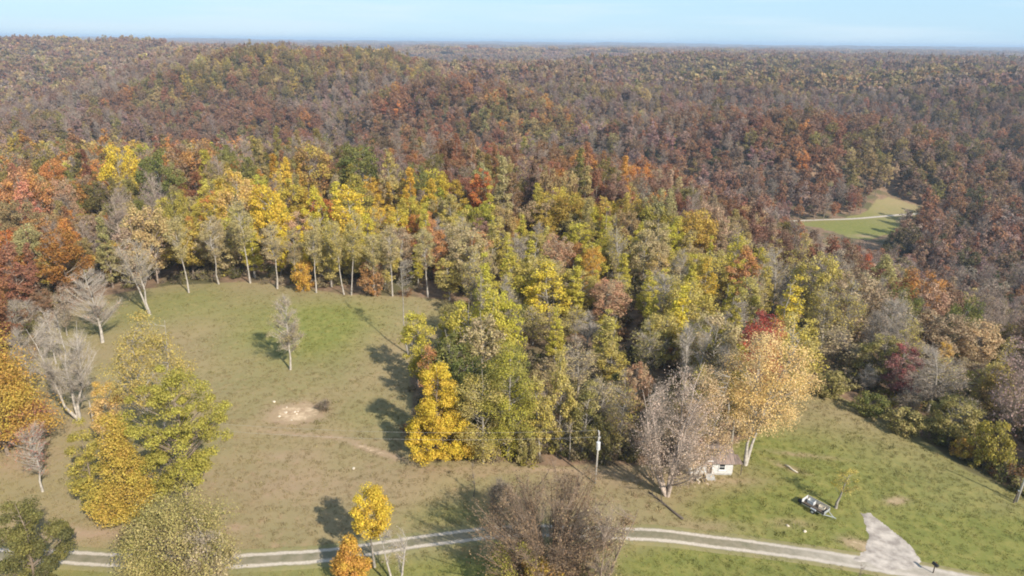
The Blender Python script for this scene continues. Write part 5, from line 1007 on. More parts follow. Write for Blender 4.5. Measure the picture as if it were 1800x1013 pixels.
def ground_material():
    m, n, l, out = new_mat('field_and_forest_floor')
    p = n.new('ShaderNodeBsdfPrincipled'); p.inputs['Roughness'].default_value = 0.95
    p.inputs['Specular IOR Level'].default_value = 0.1
    geo = n.new('ShaderNodeNewGeometry'); pos = geo.outputs['Position']
    z = attr(n, 'zone'); sep = n.new('ShaderNodeSeparateColor'); l.new(z.outputs['Color'], sep.inputs[0])
    c, n2, n3 = field_colour(n, l, pos, sep.outputs[1])
    nd = noise(n, l, pos, 0.9, 6, 0.7)
    dm = rng_map(n, l, mth(n, l, 'ADD', sep.outputs[2], mth(n, l, 'MULTIPLY', mth(n, l, 'SUBTRACT', nd, .5), 1.5)), .45, .75)
    dm = mth(n, l, 'MULTIPLY', dm, rng_map(n, l, sep.outputs[2], .03, .18))
    dirt = mixrgb(n, l, rng_map(n, l, n2, .4, .65), (0.36, 0.25, 0.155), (0.62, 0.47, 0.31))
    c = mixrgb(n, l, dm, c, dirt)
    soft = mth(n, l, 'MULTIPLY', rng_map(n, l, sep.outputs[2], 0, .4), rng_map(n, l, n2, .3, .6, .35, .8))
    c = mixrgb(n, l, mth(n, l, 'MULTIPLY', soft, mth(n, l, 'SUBTRACT', 1.0, dm)), c, (0.39, 0.265, 0.18))
    litter = mixrgb(n, l, rng_map(n, l, n2, .35, .65), (0.17, 0.11, 0.07), (0.30, 0.20, 0.125))
    litter = mixrgb(n, l, rng_map(n, l, noise(n, l, pos, .05, 3), .5, .6), litter, (0.12, 0.105, 0.05))
    ce = rng_map(n, l, mth(n, l, 'ADD', sep.outputs[0], mth(n, l, 'MULTIPLY', mth(n, l, 'SUBTRACT', n2, .5), .7)), .35, .65)
    c = mixrgb(n, l, ce, litter, c)
    l.new(c, p.inputs['Base Color'])
    bp = n.new('ShaderNodeBump'); bp.inputs['Strength'].default_value = 0.25; bp.inputs['Distance'].default_value = 0.25
    h = mth(n, l, 'ADD', n2, mth(n, l, 'MULTIPLY', n3, .5))
    l.new(h, bp.inputs['Height']); l.new(bp.outputs[0], p.inputs['Normal'])
    l.new(p.outputs[0], out.inputs[0])
    return m
ground()

# ------------------------------------------------------------------ roads
def spline(pts, step):
    P = np.array(pts, float); out = []
    for i in range(len(P) - 1):
        p0, p1, p2, p3 = P[max(i - 1, 0)], P[i], P[i + 1], P[min(i + 2, len(P) - 1)]
        n = max(2, int(np.linalg.norm(p2 - p1) / step))
        for t in np.arange(n) / n:
            out.append(.5 * (2 * p1 + (p2 - p0) * t + (2 * p0 - 5 * p1 + 4 * p2 - p3) * t * t + (3 * p1 - p0 - 3 * p2 + p3) * t ** 3))
    out.append(P[-1]); return np.array(out)

def road_material():
    m, n, l, out = new_mat('two_track_gravel')
    p = n.new('ShaderNodeBsdfPrincipled'); p.inputs['Roughness'].default_value = .9
    geo = n.new('ShaderNodeNewGeometry'); pos = geo.outputs['Position']
    a = attr(n, 'across')                                   # metres from the middle of the track
    b = attr(n, 'worn')                                     # 1 where the whole width is gravel
    grass, n2, n3 = field_colour(n, l, pos, 0.45)
    w = mth(n, l, 'ADD', mth(n, l, 'ABSOLUTE', a.outputs['Fac']), mth(n, l, 'MULTIPLY', mth(n, l, 'SUBTRACT', noise(n, l, pos, 1.3, 5, .7), .5), .55))
    rut = mth(n, l, 'ABSOLUTE', mth(n, l, 'SUBTRACT', w, .92))
    rutm = rng_map(n, l, rut, .15, .38, 1, 0)
    gravel = mixrgb(n, l, rng_map(n, l, noise(n, l, pos, 5, 5, .8), .35, .65), (0.42, 0.35, 0.28), (0.62, 0.54, 0.44))
    mid = mixrgb(n, l, rng_map(n, l, n2, .35, .6), (0.15, 0.14, 0.075), (0.24, 0.20, 0.13))
    base = mixrgb(n, l, rutm, mid, gravel)
    base = mixrgb(n, l, b.outputs['Fac'], base, mixrgb(n, l, rng_map(n, l, n2, .35, .65), (0.38, 0.325, 0.27), (0.54, 0.475, 0.40)))
    em = rng_map(n, l, w, 1.15, 1.45)
    c = mixrgb(n, l, em, base, grass)
    l.new(c, p.inputs['Base Color'])
    l.new(p.outputs[0], out.inputs[0])
    return m

def make_road(name, pts, half, worn, lift=0.05, step=0.6, mat=None):
    P = spline(pts, step)
    T = np.gradient(P, axis=0); T /= np.linalg.norm(T, axis=1, keepdims=True)
    N = np.stack([-T[:, 1], T[:, 0]], 1)
    W = np.linspace(-half, half, 13)
    X = P[:, None, :] + N[:, None, :] * W[None, :, None]
    z = Z(X[..., 0].ravel(), X[..., 1].ravel()).reshape(X.shape[:2]) + lift - 0.09 * (np.abs(W) / half)[None, :] ** 6
    z = z - 0.03 * np.exp(-((np.abs(W) - 1.0) / .3) ** 2)[None, :]
    V = np.concatenate([X, z[..., None]], 2).reshape(-1, 3)
    n, k = len(P), len(W)
    idx = np.arange(n * k).reshape(n, k)
    q = np.stack([idx[:-1, :-1], idx[1:, :-1], idx[1:, 1:], idx[:-1, 1:]], -1).reshape(-1, 4)
    me = new_mesh(name, V, q[:, ::-1], [mat or ROAD], smooth=True)
    me.attributes.new('across', 'FLOAT', 'POINT').data.foreach_set('value', np.tile(W, n).astype(np.float32))
    me.attributes.new('worn', 'FLOAT', 'POINT').data.foreach_set('value', np.repeat([worn(p) for p in P], k).astype(np.float32))
    return link(name, me, kind='structure')
ROAD = road_material()
make_road('road', ROAD_PTS, 2.3, lambda p: float(sstep(26, 46, p[0])) * .7 + .05)
make_road('valley_road', FAR_ROAD, 2.4, lambda p: 1.0, step=2.0, lift=.15)

def pad(name, poly, cell, lift, mat, wob=.8, drop=0.0):
    """gravel pad: a draped sheet with a ragged edge"""
    xs = [p[0] for p in poly]; ys = [p[1] for p in poly]
    gx = np.arange(min(xs) - 1, max(xs) + 1, cell); gy = np.arange(min(ys) - 1, max(ys) + 1, cell)
    X, Y = np.meshgrid(gx, gy)
    d = edge_dist(poly, X, Y) + wob * 2 * (fbm(X / 2.2, Y / 2.2, 301, 2) - .5)
    z = Z(X.ravel(), Y.ravel()).reshape(X.shape) + lift - .05 * sstep(-.5, 0, d)
    idx = np.arange(X.size).reshape(X.shape)
    dc = (d[:-1, :-1] + d[1:, 1:]) / 2
    q = np.stack([idx[:-1, :-1], idx[:-1, 1:], idx[1:, 1:], idx[1:, :-1]], -1)[dc < 0]
    used, inv = np.unique(q, return_inverse=True)
    V = np.stack([X.ravel(), Y.ravel(), z.ravel()], 1)[used]
    me = new_mesh(name, V, inv.reshape(-1, 4), [mat], smooth=True)
    return link(name, me, kind='structure')
gravel_pad = plain('pale_gravel', (0.36, 0.305, 0.26), .95, var=.2, scale=.8, col2=(0.46, 0.40, 0.34), bump=.3)
pad('driveway', DRIVE, .16, .07, gravel_pad)

# ------------------------------------------------------------------ grass and weeds of the near field
def tuft(seed, blades, h, w, spread):
    r = np.random.default_rng(seed)
    a = r.uniform(0, 6.28, blades); rr = spread * np.sqrt(r.uniform(0, 1, blades))
    P = np.stack([rr * np.cos(a), rr * np.sin(a), np.zeros(blades)], 1)
    D = np.stack([r.normal(0, .35, blades), r.normal(0, .35, blades), np.ones(blades)], 1) * (h * r.uniform(.5, 1.1, blades))[:, None]
    S = np.stack([np.cos(a + 1.3), np.sin(a + 1.3), 0 * a], 1) * w
    V = np.stack([P - S, P + S, P + D + S * .3, P + D - S * .3], 1).reshape(-1, 3)
    return new_mesh('tuft', V, np.arange(4 * blades).reshape(-1, 4), [LEAF], var=np.stack([r.uniform(0, 1, blades)] * 3, 1))
def dist_to_path(P, x, y):
    d = np.full(len(x), 1e9)
    for p in P[::3]: d = np.minimum(d, np.hypot(x - p[0], y - p[1]))
    return d
def scatter_grass():
    r = np.random.default_rng(44)
    n = 110000
    x = r.uniform(-125, 125, n); y = r.uniform(48, 185, n)
    d = np.hypot(x, y)
    k = (np.abs(np.arctan2(x, y)) < math.radians(46)) & inside(FIELD, x, y)
    k &= r.uniform(0, 1, n) < np.clip(1.9 - d / 120, .35, 1) * (0.35 + 1.3 * fbm(x / 3.5, y / 3.5, 402, 3))
    x, y = x[k], y[k]
    k = (dist_to_path(spline(ROAD_PTS, .6), x, y) > 1.75) & (edge_dist(DRIVE, x, y) > .2)
    x, y = x[k], y[k]
    cl, g, dirt = near_masks(x, y)
    k = dirt < .35; x, y, g = x[k], y[k], g[k]
    n = len(x)
    g = np.clip(g + r.normal(0, .18, n), 0, 1)[:, None]
    t = np.array([.35, .27, .145]) * (1 - g) + np.array([.25, .245, .07]) * g
    t = t * r.uniform(.75, 1.2, n)[:, None]
    big = r.uniform(0, 1, n) < .025
    s = r.uniform(.6, 1.3, n) * np.where(big, 2.0, 1)
    o = scatter('grass', np.stack([x, y, Z(x, y) - .02], 1), np.stack([0 * x, 0 * x, r.uniform(0, 6.28, n)], 1),
                np.stack([s, s, s * r.uniform(.6, 1.1, n)], 1), r.integers(0, 3, n), t, t * .85, t,
                [tuft(1, 14, .13, .03, .32), tuft(2, 16, .17, .03, .38), tuft(3, 12, .20, .035, .3)])
    return o
scatter_grass()

# ------------------------------------------------------------------ trees: the single ones
TREE_MESH = {}
def place_tree(name, x, y, meshes, tint, tint2, bark, label, group, s=1.0, sz=1.0, rot=0.0, cat='tree', dz=0.0, tilt=(0, 0)):
    e = bpy.data.objects.new(name, None); COL.objects.link(e)
    e.empty_display_size = .5
    e.location = (x, y, Zf(x, y) + dz); e.scale = (s, s, s * sz); e.rotation_euler[2] = rot
    e.rotation_euler[0], e.rotation_euler[1] = tilt
    e['label'] = label; e['category'] = cat
    if group: e['group'] = group
    for nm, me in zip(('trunk', 'crown'), meshes):
        o = bpy.data.objects.new(nm, me); COL.objects.link(o); o.parent = e
        o['tint'] = tuple(tint); o['tint2'] = tuple(tint2); o['bark'] = tuple(bark)
    return e

# growth habits shared by the trees of the wood: name -> (builder arguments, natural height, natural crown radius)
HABITS = {}
def habit(key, n, **k):
    HABITS[key] = [(build_tree(900 + 31 * i + len(HABITS) * 7, **k), k['H'], k['R']) for i in range(n)]
habit('oval', 5, H=17, R=3.9, cb=.17, form='oval', nc=70, nl=80, leaf=.32, cr=1.1, twigs=12, twig_w=.025)
habit('cone', 4, H=19, R=3.1, cb=.14, form='cone', nc=74, nl=78, leaf=.30, cr=.85, twigs=6)
habit('round', 5, H=16, R=5.4, cb=.18, form='round', nc=100, nl=84, leaf=.34, cr=1.3, twigs=8)
habit('thin', 5, H=18, R=4.0, cb=.22, form='oval', nc=70, nl=30, leaf=.28, cr=1.4, twigs=34, twig_len=1.2, twig_w=.028)
habit('bare', 5, H=18, R=4.2, cb=.25, form='oval', nc=70, nl=9, leaf=.24, cr=1.4, twigs=56, twig_len=1.35, twig_w=.026)
habit('tall', 4, H=21, R=3.9, cb=.46, form='round', nc=64, nl=78, leaf=.27, cr=1.2, twigs=22, twig_len=1.1, twig_w=.028, trunk_r=.24)
habit('bush', 3, H=6, R=3.2, cb=.04, form='round', nc=60, nl=80, leaf=.27, cr=.9, stems=3, trunk_r=.12, twigs=10)

for rec in TREES:                       # (name, habit, x, y, height, radius, tint, tint2, bark, turn, label, group)
    name, hb_, x, y, H, R, t1, t2, bk, rot, lab, grp = rec
    opts = HABITS[hb_]; me, h0, r0 = opts[int(rot * 100) % len(opts)]
    s = R / r0
    place_tree(name, x, y, me, PAL[t1], PAL[t2], BARKS[bk], lab, grp, s=s, sz=(H / h0) / s, rot=rot,
               tilt=(math.radians(3.5 * math.sin(x * 7.3)), math.radians(4.5 * math.sin(y * 5.1 + x))))

for rec in SPECIAL:                     # trees with a shape of their own
    name, x, y, kw, t1, t2, bk, lab, grp = rec
    place_tree(name, x, y, build_tree(**kw), PAL.get(t1, t1), PAL.get(t2, t2), BARKS[bk], lab, grp,
               cat='shrub' if 'shrub' in name or 'bush' in name else 'tree')

# ------------------------------------------------------------------ the woods beyond: one mass
def zone_tint(x, y, r):
    """colour, habit of trees by stand"""
    d = np.hypot(x, y)
    wx = x + d * .06 * (fbm(x / (20 + d * .06), y / (20 + d * .06), 501, 2) - .5)
    wy = y + d * .14 * (fbm(x / (20 + d * .06) + 5, y / (20 + d * .06), 503, 2) - .5)
    az, ld = np.arctan2(wx, wy), np.log(np.hypot(wx, wy)) * .8
    za = np.array([math.atan2(z[0], z[1]) for z in STANDS]); zl = np.array([math.log(math.hypot(z[0], z[1])) * .8 for z in STANDS])
    zi = ((az[:, None] - za) ** 2 + (ld[:, None] - zl) ** 2).argmin(1)
    u = r.uniform(0, 1, len(x)); out = np.zeros((len(x), 3)); cls = np.zeros(len(x), int)
    names = list(PAL)
    for k, z in enumerate(STANDS):
        m = zi == k
        if not m.any(): continue
        w = np.array([q[1] for q in z[2]], float); cum = np.cumsum(w) / w.sum()
        pick = np.searchsorted(cum, u[m])
        cols = np.array([PAL[q[0]] for q in z[2]]); out[m] = cols[pick]
        cls[m] = np.array([names.index(q[0]) for q in z[2]])[pick]
    return out, cls

def join_copy(a, b): return join_meshes('near_tree', a.copy(), b.copy())
def lod(me_pair, name): return join_meshes(name, *me_pair)
def forest():
    r = np.random.default_rng(77)
    X, Y, S, I, RNG = [], [], [], [], []
    own = np.array([(t[2], t[3]) for t in TREES] + [(t[1], t[2]) for t in SPECIAL])
    # name order matters: kinds are picked by index
    mid = [lod(build_tree(2000 + i, H=16, R=4.6, cb=.25, form=f, nc=40, nl=38, leaf=.62, cr=1.35, twigs=3, twig_w=.05, trunk_sides=4, limb_sides=3), 'mid_tree')
           for i, f in enumerate(('oval', 'round', 'round', 'cone'))]
    midb = [lod(build_tree(2100 + i, H=16, R=4.2, cb=.28, form='vase', nc=40, nl=6, leaf=.5, cr=1.4, twigs=26, twig_len=1.6, twig_w=.06, trunk_sides=4, limb_sides=3), 'mid_bare')
            for i in range(2)]
    far = [lod(build_tree(2200 + i, H=15, R=5.2, cb=.15, form='round', nc=12, nl=9, leaf=2.4, cr=1.9, trunk_sides=3, limb_sides=3), 'far_tree') for i in range(3)]
    canopy = []
    for i in range(3):
        q = np.random.default_rng(2300 + i); nn = 26 * 16
        c = q.uniform(-24, 24, (26, 2)); ci = np.repeat(np.arange(26), 16)
        dd = q.normal(0, 1, (nn, 3)); dd[:, 2] = np.abs(dd[:, 2]); dd /= np.linalg.norm(dd, axis=1, keepdims=True)
        P = np.stack([c[ci, 0], c[ci, 1], 9 + 0 * ci], 1) + dd * np.array([6, 6, 7]) * q.uniform(.8, 1.1, (nn, 1))
        Nn = dd + q.normal(0, .4, (nn, 3)); Nn /= np.linalg.norm(Nn, axis=1, keepdims=True)
        Sx = np.cross(Nn, q.normal(0, 1, (nn, 3))); Sx /= np.linalg.norm(Sx, axis=1, keepdims=True); U = np.cross(Nn, Sx)
        V = np.stack([P - Sx * 3.6, P - U * 2.6, P + Sx * 3.6, P + U * 2.6], 1).reshape(-1, 3)
        cv = q.uniform(0, 1, 26)[ci]
        canopy.append(new_mesh('canopy', V, np.arange(4 * nn).reshape(-1, 4), [LEAF], var=np.stack([cv, q.uniform(0, 1, nn), cv], 1)))
    protos = mid + midb + far + canopy + [join_copy(*h) for h in [HABITS[k][i][0] for k, i in (('oval', 0), ('round', 1), ('cone', 2), ('oval', 3), ('round', 4), ('thin', 0), ('bare', 1), ('bare', 3))]]            # 0-3 leafy, 4-5 bare, 6-8 far, 9-11 canopy
    def band(d0, d1, sp, wedge):
        n_r = []
        L = d1 * math.sin(math.radians(wedge)) + 10
        gx, gy = np.meshgrid(np.arange(-L, L, sp), np.arange(d0 * math.cos(math.radians(wedge)) * .98, d1, sp))
        x = (gx + r.uniform(-.46, .46, gx.shape) * sp).ravel(); y = (gy + r.uniform(-.46, .46, gx.shape) * sp).ravel()
        d = np.hypot(x, y); k = (d >= d0) & (d < d1) & (np.abs(np.arctan2(x, y)) < math.radians(wedge))
        return x[k], y[k], d[k]
    for d0, d1, sp, wg in ((60, 420, 7.4, 52), (420, 1150, 9.2, 44), (1150, 2900, 13, 43), (2900, 8000, 44, 43), (8000, 19500, 95, 43)):
        x, y, d = band(d0, d1, sp, wg)
        if d0 < 1000:
            k = edge_dist(FIELD, x, y) > 2.0
            k &= edge_dist(MEADOW_CLEAR, x, y) > 0
            k &= ~((d < D_OWN) & (np.abs(np.degrees(np.arctan2(x, y))) < AZ_OWN))
            k &= ~((y < 78) & (np.abs(x) < 200))
            x, y, d = x[k], y[k], d[k]
            if d0 < 400:
                m = np.array([np.min((own[:, 0] - a) ** 2 + (own[:, 1] - b) ** 2) > 22 for a, b in zip(x, y)])
                x, y, d = x[m], y[m], d[m]
        X.append(x); Y.append(y)
        n = len(x)
        s = r.uniform(.72, 1.3, n)
        if d1 <= 420: ii = r.integers(0, 4, n); ii[:] = np.where(r.uniform(0, 1, n) < .25, 4, ii)
        elif d1 <= 1150: ii = r.integers(0, 4, n); s = s * 1.2
        elif d1 <= 2900: ii = r.integers(6, 9, n); s = s * 1.4
        elif d1 <= 8000: ii = r.integers(9, 12, n); s = r.uniform(.8, 1.15, n)
        else: ii = r.integers(9, 12, n); s = r.uniform(1.5, 2.2, n)
        S.append(s); I.append(ii)
    x, y, s, ii = map(np.concatenate, (X, Y, S, I))
    t, cls = zone_tint(x, y, r)
    names = list(PAL)
    bare = np.isin(cls, [names.index('bare'), names.index('mauve_bare')])
    dd = np.hypot(x, y)
    ii = np.where(bare & (dd < 1150) & (r.uniform(0, 1, len(x)) < .5), r.integers(4, 6, len(x)), ii)
    nearm = dd < 340
    ii = np.where(nearm, np.where(bare, r.integers(17, 20, len(x)), r.integers(12, 17, len(x))), ii)
    n = len(x)
    t = t * r.uniform(.74, 1.26, n)[:, None] * (1 + r.normal(0, .06, (n, 3)))
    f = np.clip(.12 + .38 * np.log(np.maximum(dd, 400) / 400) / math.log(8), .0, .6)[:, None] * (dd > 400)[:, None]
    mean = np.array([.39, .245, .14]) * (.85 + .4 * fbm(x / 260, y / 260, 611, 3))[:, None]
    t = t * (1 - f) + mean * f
    t = np.clip(t, .02, .8)
    sc = np.stack([s * r.uniform(.85, 1.15, n), s * r.uniform(.85, 1.15, n), s * r.uniform(.85, 1.2, n)], 1)
    far_m = dd > 2900
    sc[far_m, 2] = r.uniform(.8, 1.4, far_m.sum())
    bk = np.tile(np.array([.33, .26, .205]), (n, 1)) * r.uniform(.7, 1.2, n)[:, None]
    t2 = t * np.array([.82, .72, .75])
    z = Z(x, y)
    o = scatter('forest', np.stack([x, y, z - .3], 1), np.stack([0 * x, 0 * x, r.uniform(0, 6.28, n)], 1), sc, ii, t, t2, bk, protos)
    o['label'] = 'autumn forest of russet, olive and bare grey trees rolling over the hills to the horizon'
    print('forest instances', n)
forest()

def underbrush():
    r = np.random.default_rng(91)
    n = 26000
    x = r.uniform(-190, 230, n); y = r.uniform(70, 330, n)
    d = np.hypot(x, y)
    e = edge_dist(FIELD, x, y)
    k = (e > 0.3) & (np.abs(np.arctan2(x, y)) < math.radians(46)) & (edge_dist(MEADOW_CLEAR, x, y) > 0)
    k &= r.uniform(0, 1, n) < np.where(e < 7, .8, .30) * np.where((y > 148) & (x < 10) & (e < 12), .3, 1)
    k &= d < 330
    x, y, e = x[k], y[k], e[k]; n = len(x)
    cols = np.array([(.24, .21, .08), (.30, .24, .13), (.34, .27, .17), (.17, .165, .06), (.36, .20, .09), (.38, .32, .08)])
    t = cols[r.choice(6, n, p=[.22, .24, .24, .14, .08, .08])] * r.uniform(.7, 1.25, n)[:, None]
    s = r.uniform(.5, 1.6, n) * np.where(e < 3, .8, 1.1)
    pr = [join_meshes('brush', *build_tree(3000 + i, H=2.6, R=1.6, cb=.02, form='round', nc=16, nl=20, leaf=.28, cr=.6, stems=3, trunk_r=.04, trunk_sides=3, limb_sides=3, twigs=14, twig_len=.7, twig_w=.018)) for i in range(3)]
    scatter('undergrowth', np.stack([x, y, Z(x, y) - .1], 1), np.stack([0 * x, 0 * x, r.uniform(0, 6.28, n)], 1),
            np.stack([s, s, s * r.uniform(.6, 1.2, n)], 1), r.integers(0, 3, n), t, t * .75, np.tile([.25, .2, .16], (n, 1)), pr)
underbrush()
# ------------------------------------------------------------------ built things
M_SIDING = plain('white_painted_siding', (0.62, 0.59, 0.55), .7, var=.18, scale=1.6, stretch=(1, 1, 5))
M_ROOF = plain('weathered_roof_sheet', (0.20, 0.165, 0.145), .6, var=.3, scale=1.3, col2=(0.27, 0.19, 0.15), stretch=(3, .5, .5))
M_TRIM = plain('white_trim', (0.78, 0.76, 0.72), .6, var=.08)
M_GLASS = plain('dark_window_glass', (0.03, 0.035, 0.04), .12, var=.1)
M_BRICK = plain('red_brick', (0.30, 0.13, 0.09), .9, var=.3, scale=6)
M_WOOD = plain('weathered_grey_wood', (0.42, 0.38, 0.33), .9, var=.28, scale=5, stretch=(1, 1, 8))
M_PALEWOOD = plain('bleached_wood', (0.62, 0.54, 0.42), .9, var=.2, scale=4)
M_DARKWOOD = plain('dark_wood', (0.11, 0.085, 0.065), .9, var=.3, scale=4)
M_STEEL = plain('galvanised_steel', (0.55, 0.56, 0.57), .45, .5, var=.15)
M_WHITE = plain('white_enamel', (0.58, 0.58, 0.57), .5, var=.05)
M_RUBBER = plain('black_rubber', (0.02, 0.02, 0.02), .8, var=.2)
M_BLACK = plain('black_paint', (0.018, 0.018, 0.02), .45, var=.1)
M_RED = plain('red_plastic', (0.5, 0.04, 0.03), .5, var=.1)
M_WIRE = plain('aluminium_wire', (0.42, 0.40, 0.38), .6, .1, var=.05)
M_STONE = plain('pale_sandstone', (0.62, 0.53, 0.41), .95, var=.2, scale=4, bump=.5)
M_CONCRETE = plain('grey_block', (0.40, 0.38, 0.35), .95, var=.2, scale=4)

def empty(name, x, y, label, cat, group=None, rz=0.0, z=None):
    e = bpy.data.objects.new(name, None); COL.objects.link(e); e.empty_display_size = .4
    e.location = (x, y, Zf(x, y) if z is None else z); e.rotation_euler[2] = rz
    e['label'] = label; e['category'] = cat
    if group: e['group'] = group
    return e

# ---- the little house
hx, hy = PLACE['house']
Wd, Dp, Hw, Rh = 6.3, 5.0, 2.35, 1.2
hz = min(Zf(hx - Wd / 2, hy), Zf(hx + Wd / 2, hy), Zf(hx, hy + Dp))
house = empty('house', hx, hy, 'small white wooden house with a brown-grey gable roof, half hidden by peach foliage', 'house', z=hz)
b = MB()
b.box((0, Dp / 2, .05), (Wd - .1, Dp - .1, .6)); b.build('foundation', M_CONCRETE, house)
b = MB()
for sgn, yy in ((-1, 0.0), (1, Dp)):
    b.box((0, yy + .06 * -sgn, .35 + (Hw - .35) / 2), (Wd, .12, Hw - .35))
for xx in (-Wd / 2, Wd / 2):
    s_ = 1 if xx > 0 else -1
    b.prism([(0.121, .35), (Dp - .121, .35), (Dp - .121, Hw), (Dp / 2, Hw + Rh - .12), (0.121, Hw)], 'x', xx - .12 if s_ > 0 else xx, xx if s_ > 0 else xx + .12)
wall = b.build('wall', M_SIDING, house)
lap = MB()
for k in range(13):
    zz = .40 + k * .158
    lap.box((0, -.012, zz), (Wd + .01, .022, .135), rx=math.radians(4))
    for xx in (-Wd / 2 - .008, Wd / 2 + .008):
        lap.box((xx, Dp / 2, zz), (.014, Dp - .02, .135))
o = lap.build('siding_board', M_SIDING, wall); o['kind'] = 'stuff'
def window(px, py, rz, w=.8, h=.95):
    f = MB()
    for sx in (-1, 1): f.box((sx * (w / 2 + .04), 0, 0), (.08, .07, h + .16))
    for sz in (-1, 1): f.box((0, 0, sz * (h / 2 + .04)), (w - .002, .06, .08))
    f.box((0, 0, 0), (w - .002, .05, .05))
    o = f.build('window', M_TRIM, house); o.location = (px, py, 1.5); o.rotation_euler[2] = rz
    g = MB().box((0, .01, h / 4 + .01), (w - .01, .02, h / 2 - .04)).box((0, .01, -h / 4 - .01), (w - .01, .02, h / 2 - .04)).build('pane', M_GLASS, o)
    s = MB().box((0, -.06, -h / 2 - .115), (w + .26, .14, .06)).build('sill', M_TRIM, o)
window(1.55, -.065, 0); window(Wd / 2 + .055, 2.0, math.pi / 2); window(Wd / 2 + .055, 4.0, math.pi / 2)
dr = MB().box((-.3, -.045, 1.37), (.86, .05, 1.98)).build('door', M_DARKWOOD, house)
MB().box((-.77, -.045, 1.39), (.09, .07, 2.06)).box((.17, -.045, 1.39), (.09, .07, 2.06)).box((-.3, -.045, 2.465), (1.03, .07, .09)).build('door_frame', M_TRIM, dr)
MB().tube([(.04, -.10, 1.35), (.04, -.05, 1.35)], .03, 8).build('handle', M_STEEL, dr)
for sgn in (-1, 1):
    rf = MB()
    y0, y1 = (-.45, Dp / 2) if sgn < 0 else (Dp + .45, Dp / 2)
    sl = Rh / (Dp / 2)
    z0 = Hw - .45 * sl + .05; z1 = Hw + Rh + .05
    rf.prism([(y0, z0), (y1, z1), (y1, z1 + .07), (y0, z0 + .07)], 'x', -Wd / 2 - .35, Wd / 2 + .35)
    roof = rf.build('roof', M_ROOF, house)
    rb = MB(); L_ = math.hypot(y1 - y0, z1 - z0); th = math.atan2(z1 - z0, y1 - y0)
    for k in range(12):
        rb.box((-Wd / 2 - .25 + k * (Wd + .5) / 11, (y0 + y1) / 2, (z0 + z1) / 2 + .09), (.05, L_ * .995, .05), rx=th)
    ss = rb.build('seam', M_ROOF, roof); ss['kind'] = 'stuff'
    if sgn < 0:
        MB().box((0, Dp / 2, z1 + .10), (Wd + .72, .34, .05)).build('ridge_cap', M_ROOF, roof)
        ch = MB().box((-1.2, Dp / 2 + .1, z1 + .3), (.5, .5, 1.1)).box((-1.2, Dp / 2 + .1, z1 + .88), (.6, .6, .10)).build('chimney', M_BRICK, roof)
st = MB()
st.box((-.3, -.52, .17), (1.3, .9, .40)); st.box((-.3, -1.14, .06), (1.3, .34, .2))
st.build('step', M_CONCRETE, house)
MB().box((Wd / 2 + .75, 1.2, 2.0), (1.3, 2.6, .06)).build('lean_to_roof', M_ROOF, house)
lp = MB()
for yy in (0.0, 2.4): lp.box((Wd / 2 + 1.3, yy, 1.05), (.1, .1, 1.84))
lp.build('post', M_DARKWOOD, house)

# ---- rubbish heap before the house
def stone(seed, r, fl=.6, cuts=6):
    q = np.random.default_rng(seed)
    import bmesh
    bm = bmesh.new(); bmesh.ops.create_icosphere(bm, subdivisions=2, radius=1)
    dirs = q.normal(0, 1, (cuts, 3)); dirs /= np.linalg.norm(dirs, axis=1, keepdims=True)
    for v in bm.verts:
        c = np.array(v.co); s = 1.0
        for d in dirs:
            s = min(s, .72 / max(.3, float(c @ d)))
        c = c * s * q.uniform(.93, 1.05); v.co = Vector((c[0] * r, c[1] * r * .8, c[2] * r * fl))
    me = bpy.data.meshes.new('stone'); bm.to_mesh(me); bm.free(); me.materials.append(M_STONE)
    return me
for i, (key, r_, lab) in enumerate((('rock1', .32, 'pale sandstone rock left of the bare dirt patch in the field'),
                                    ('rock2', .28, 'small whitish rock in the field just above the brilliant yellow tree'),
                                    ('stone4', .26, 'pale stone in the grass below the old trailer, nearer the house'),
                                    ('stone5', .26, 'pale stone in the grass below the old trailer, nearer the gravel drive'))):
    x, y = PLACE[key]
    link('rock', stone(i + 3, r_), label=lab, cat='rock', group='loose pale rocks', loc=(x, y, Zf(x, y) + r_ * .2), rotz=i * 1.3)
q = np.random.default_rng(8)
dx0, dy0 = G0 = (-37.3, 103.6)
for k in range(9):
    a, rr = q.uniform(0, 6.28), q.uniform(.3, 2.4)
    x, y = dx0 + rr * math.cos(a) * 1.3, dy0 + rr * math.sin(a)
    link('rock', stone(40 + k, q.uniform(.14, .3)), label='small tan stone lying in the bare dirt patch of the field', cat='rock', group='small stones in the dirt patch', loc=(x, y, Zf(x, y) + .03), rotz=a)
x, y = PLACE['scrap']
sc_ = empty('scrap_pile', x, y, 'small dark and pale heap of boards in front of the white house', 'scrap pile')
for k in range(8):
    MB().box((q.uniform(-.7, .7), q.uniform(-.4, .4), .1 + .09 * k), (q.uniform(.8, 1.7), .2, .07), rz=q.uniform(0, 3.1), rx=q.uniform(-.15, .15)).build('board', M_DARKWOOD if k % 2 else M_PALEWOOD, sc_)
x, y = PLACE['brush']
place_tree('brush_pile', x, y, build_tree(5101, H=1.5, R=1.7, cb=.02, form='round', nc=24, nl=26, leaf=.16, cr=.6, stems=3, twigs=40, twig_len=.7, trunk_r=.04), PAL['dark_olive'], PAL['brown'], BARKS['dark'],
           'small dark brush heap at the right end of the bare dirt patch', None, cat='brush pile')

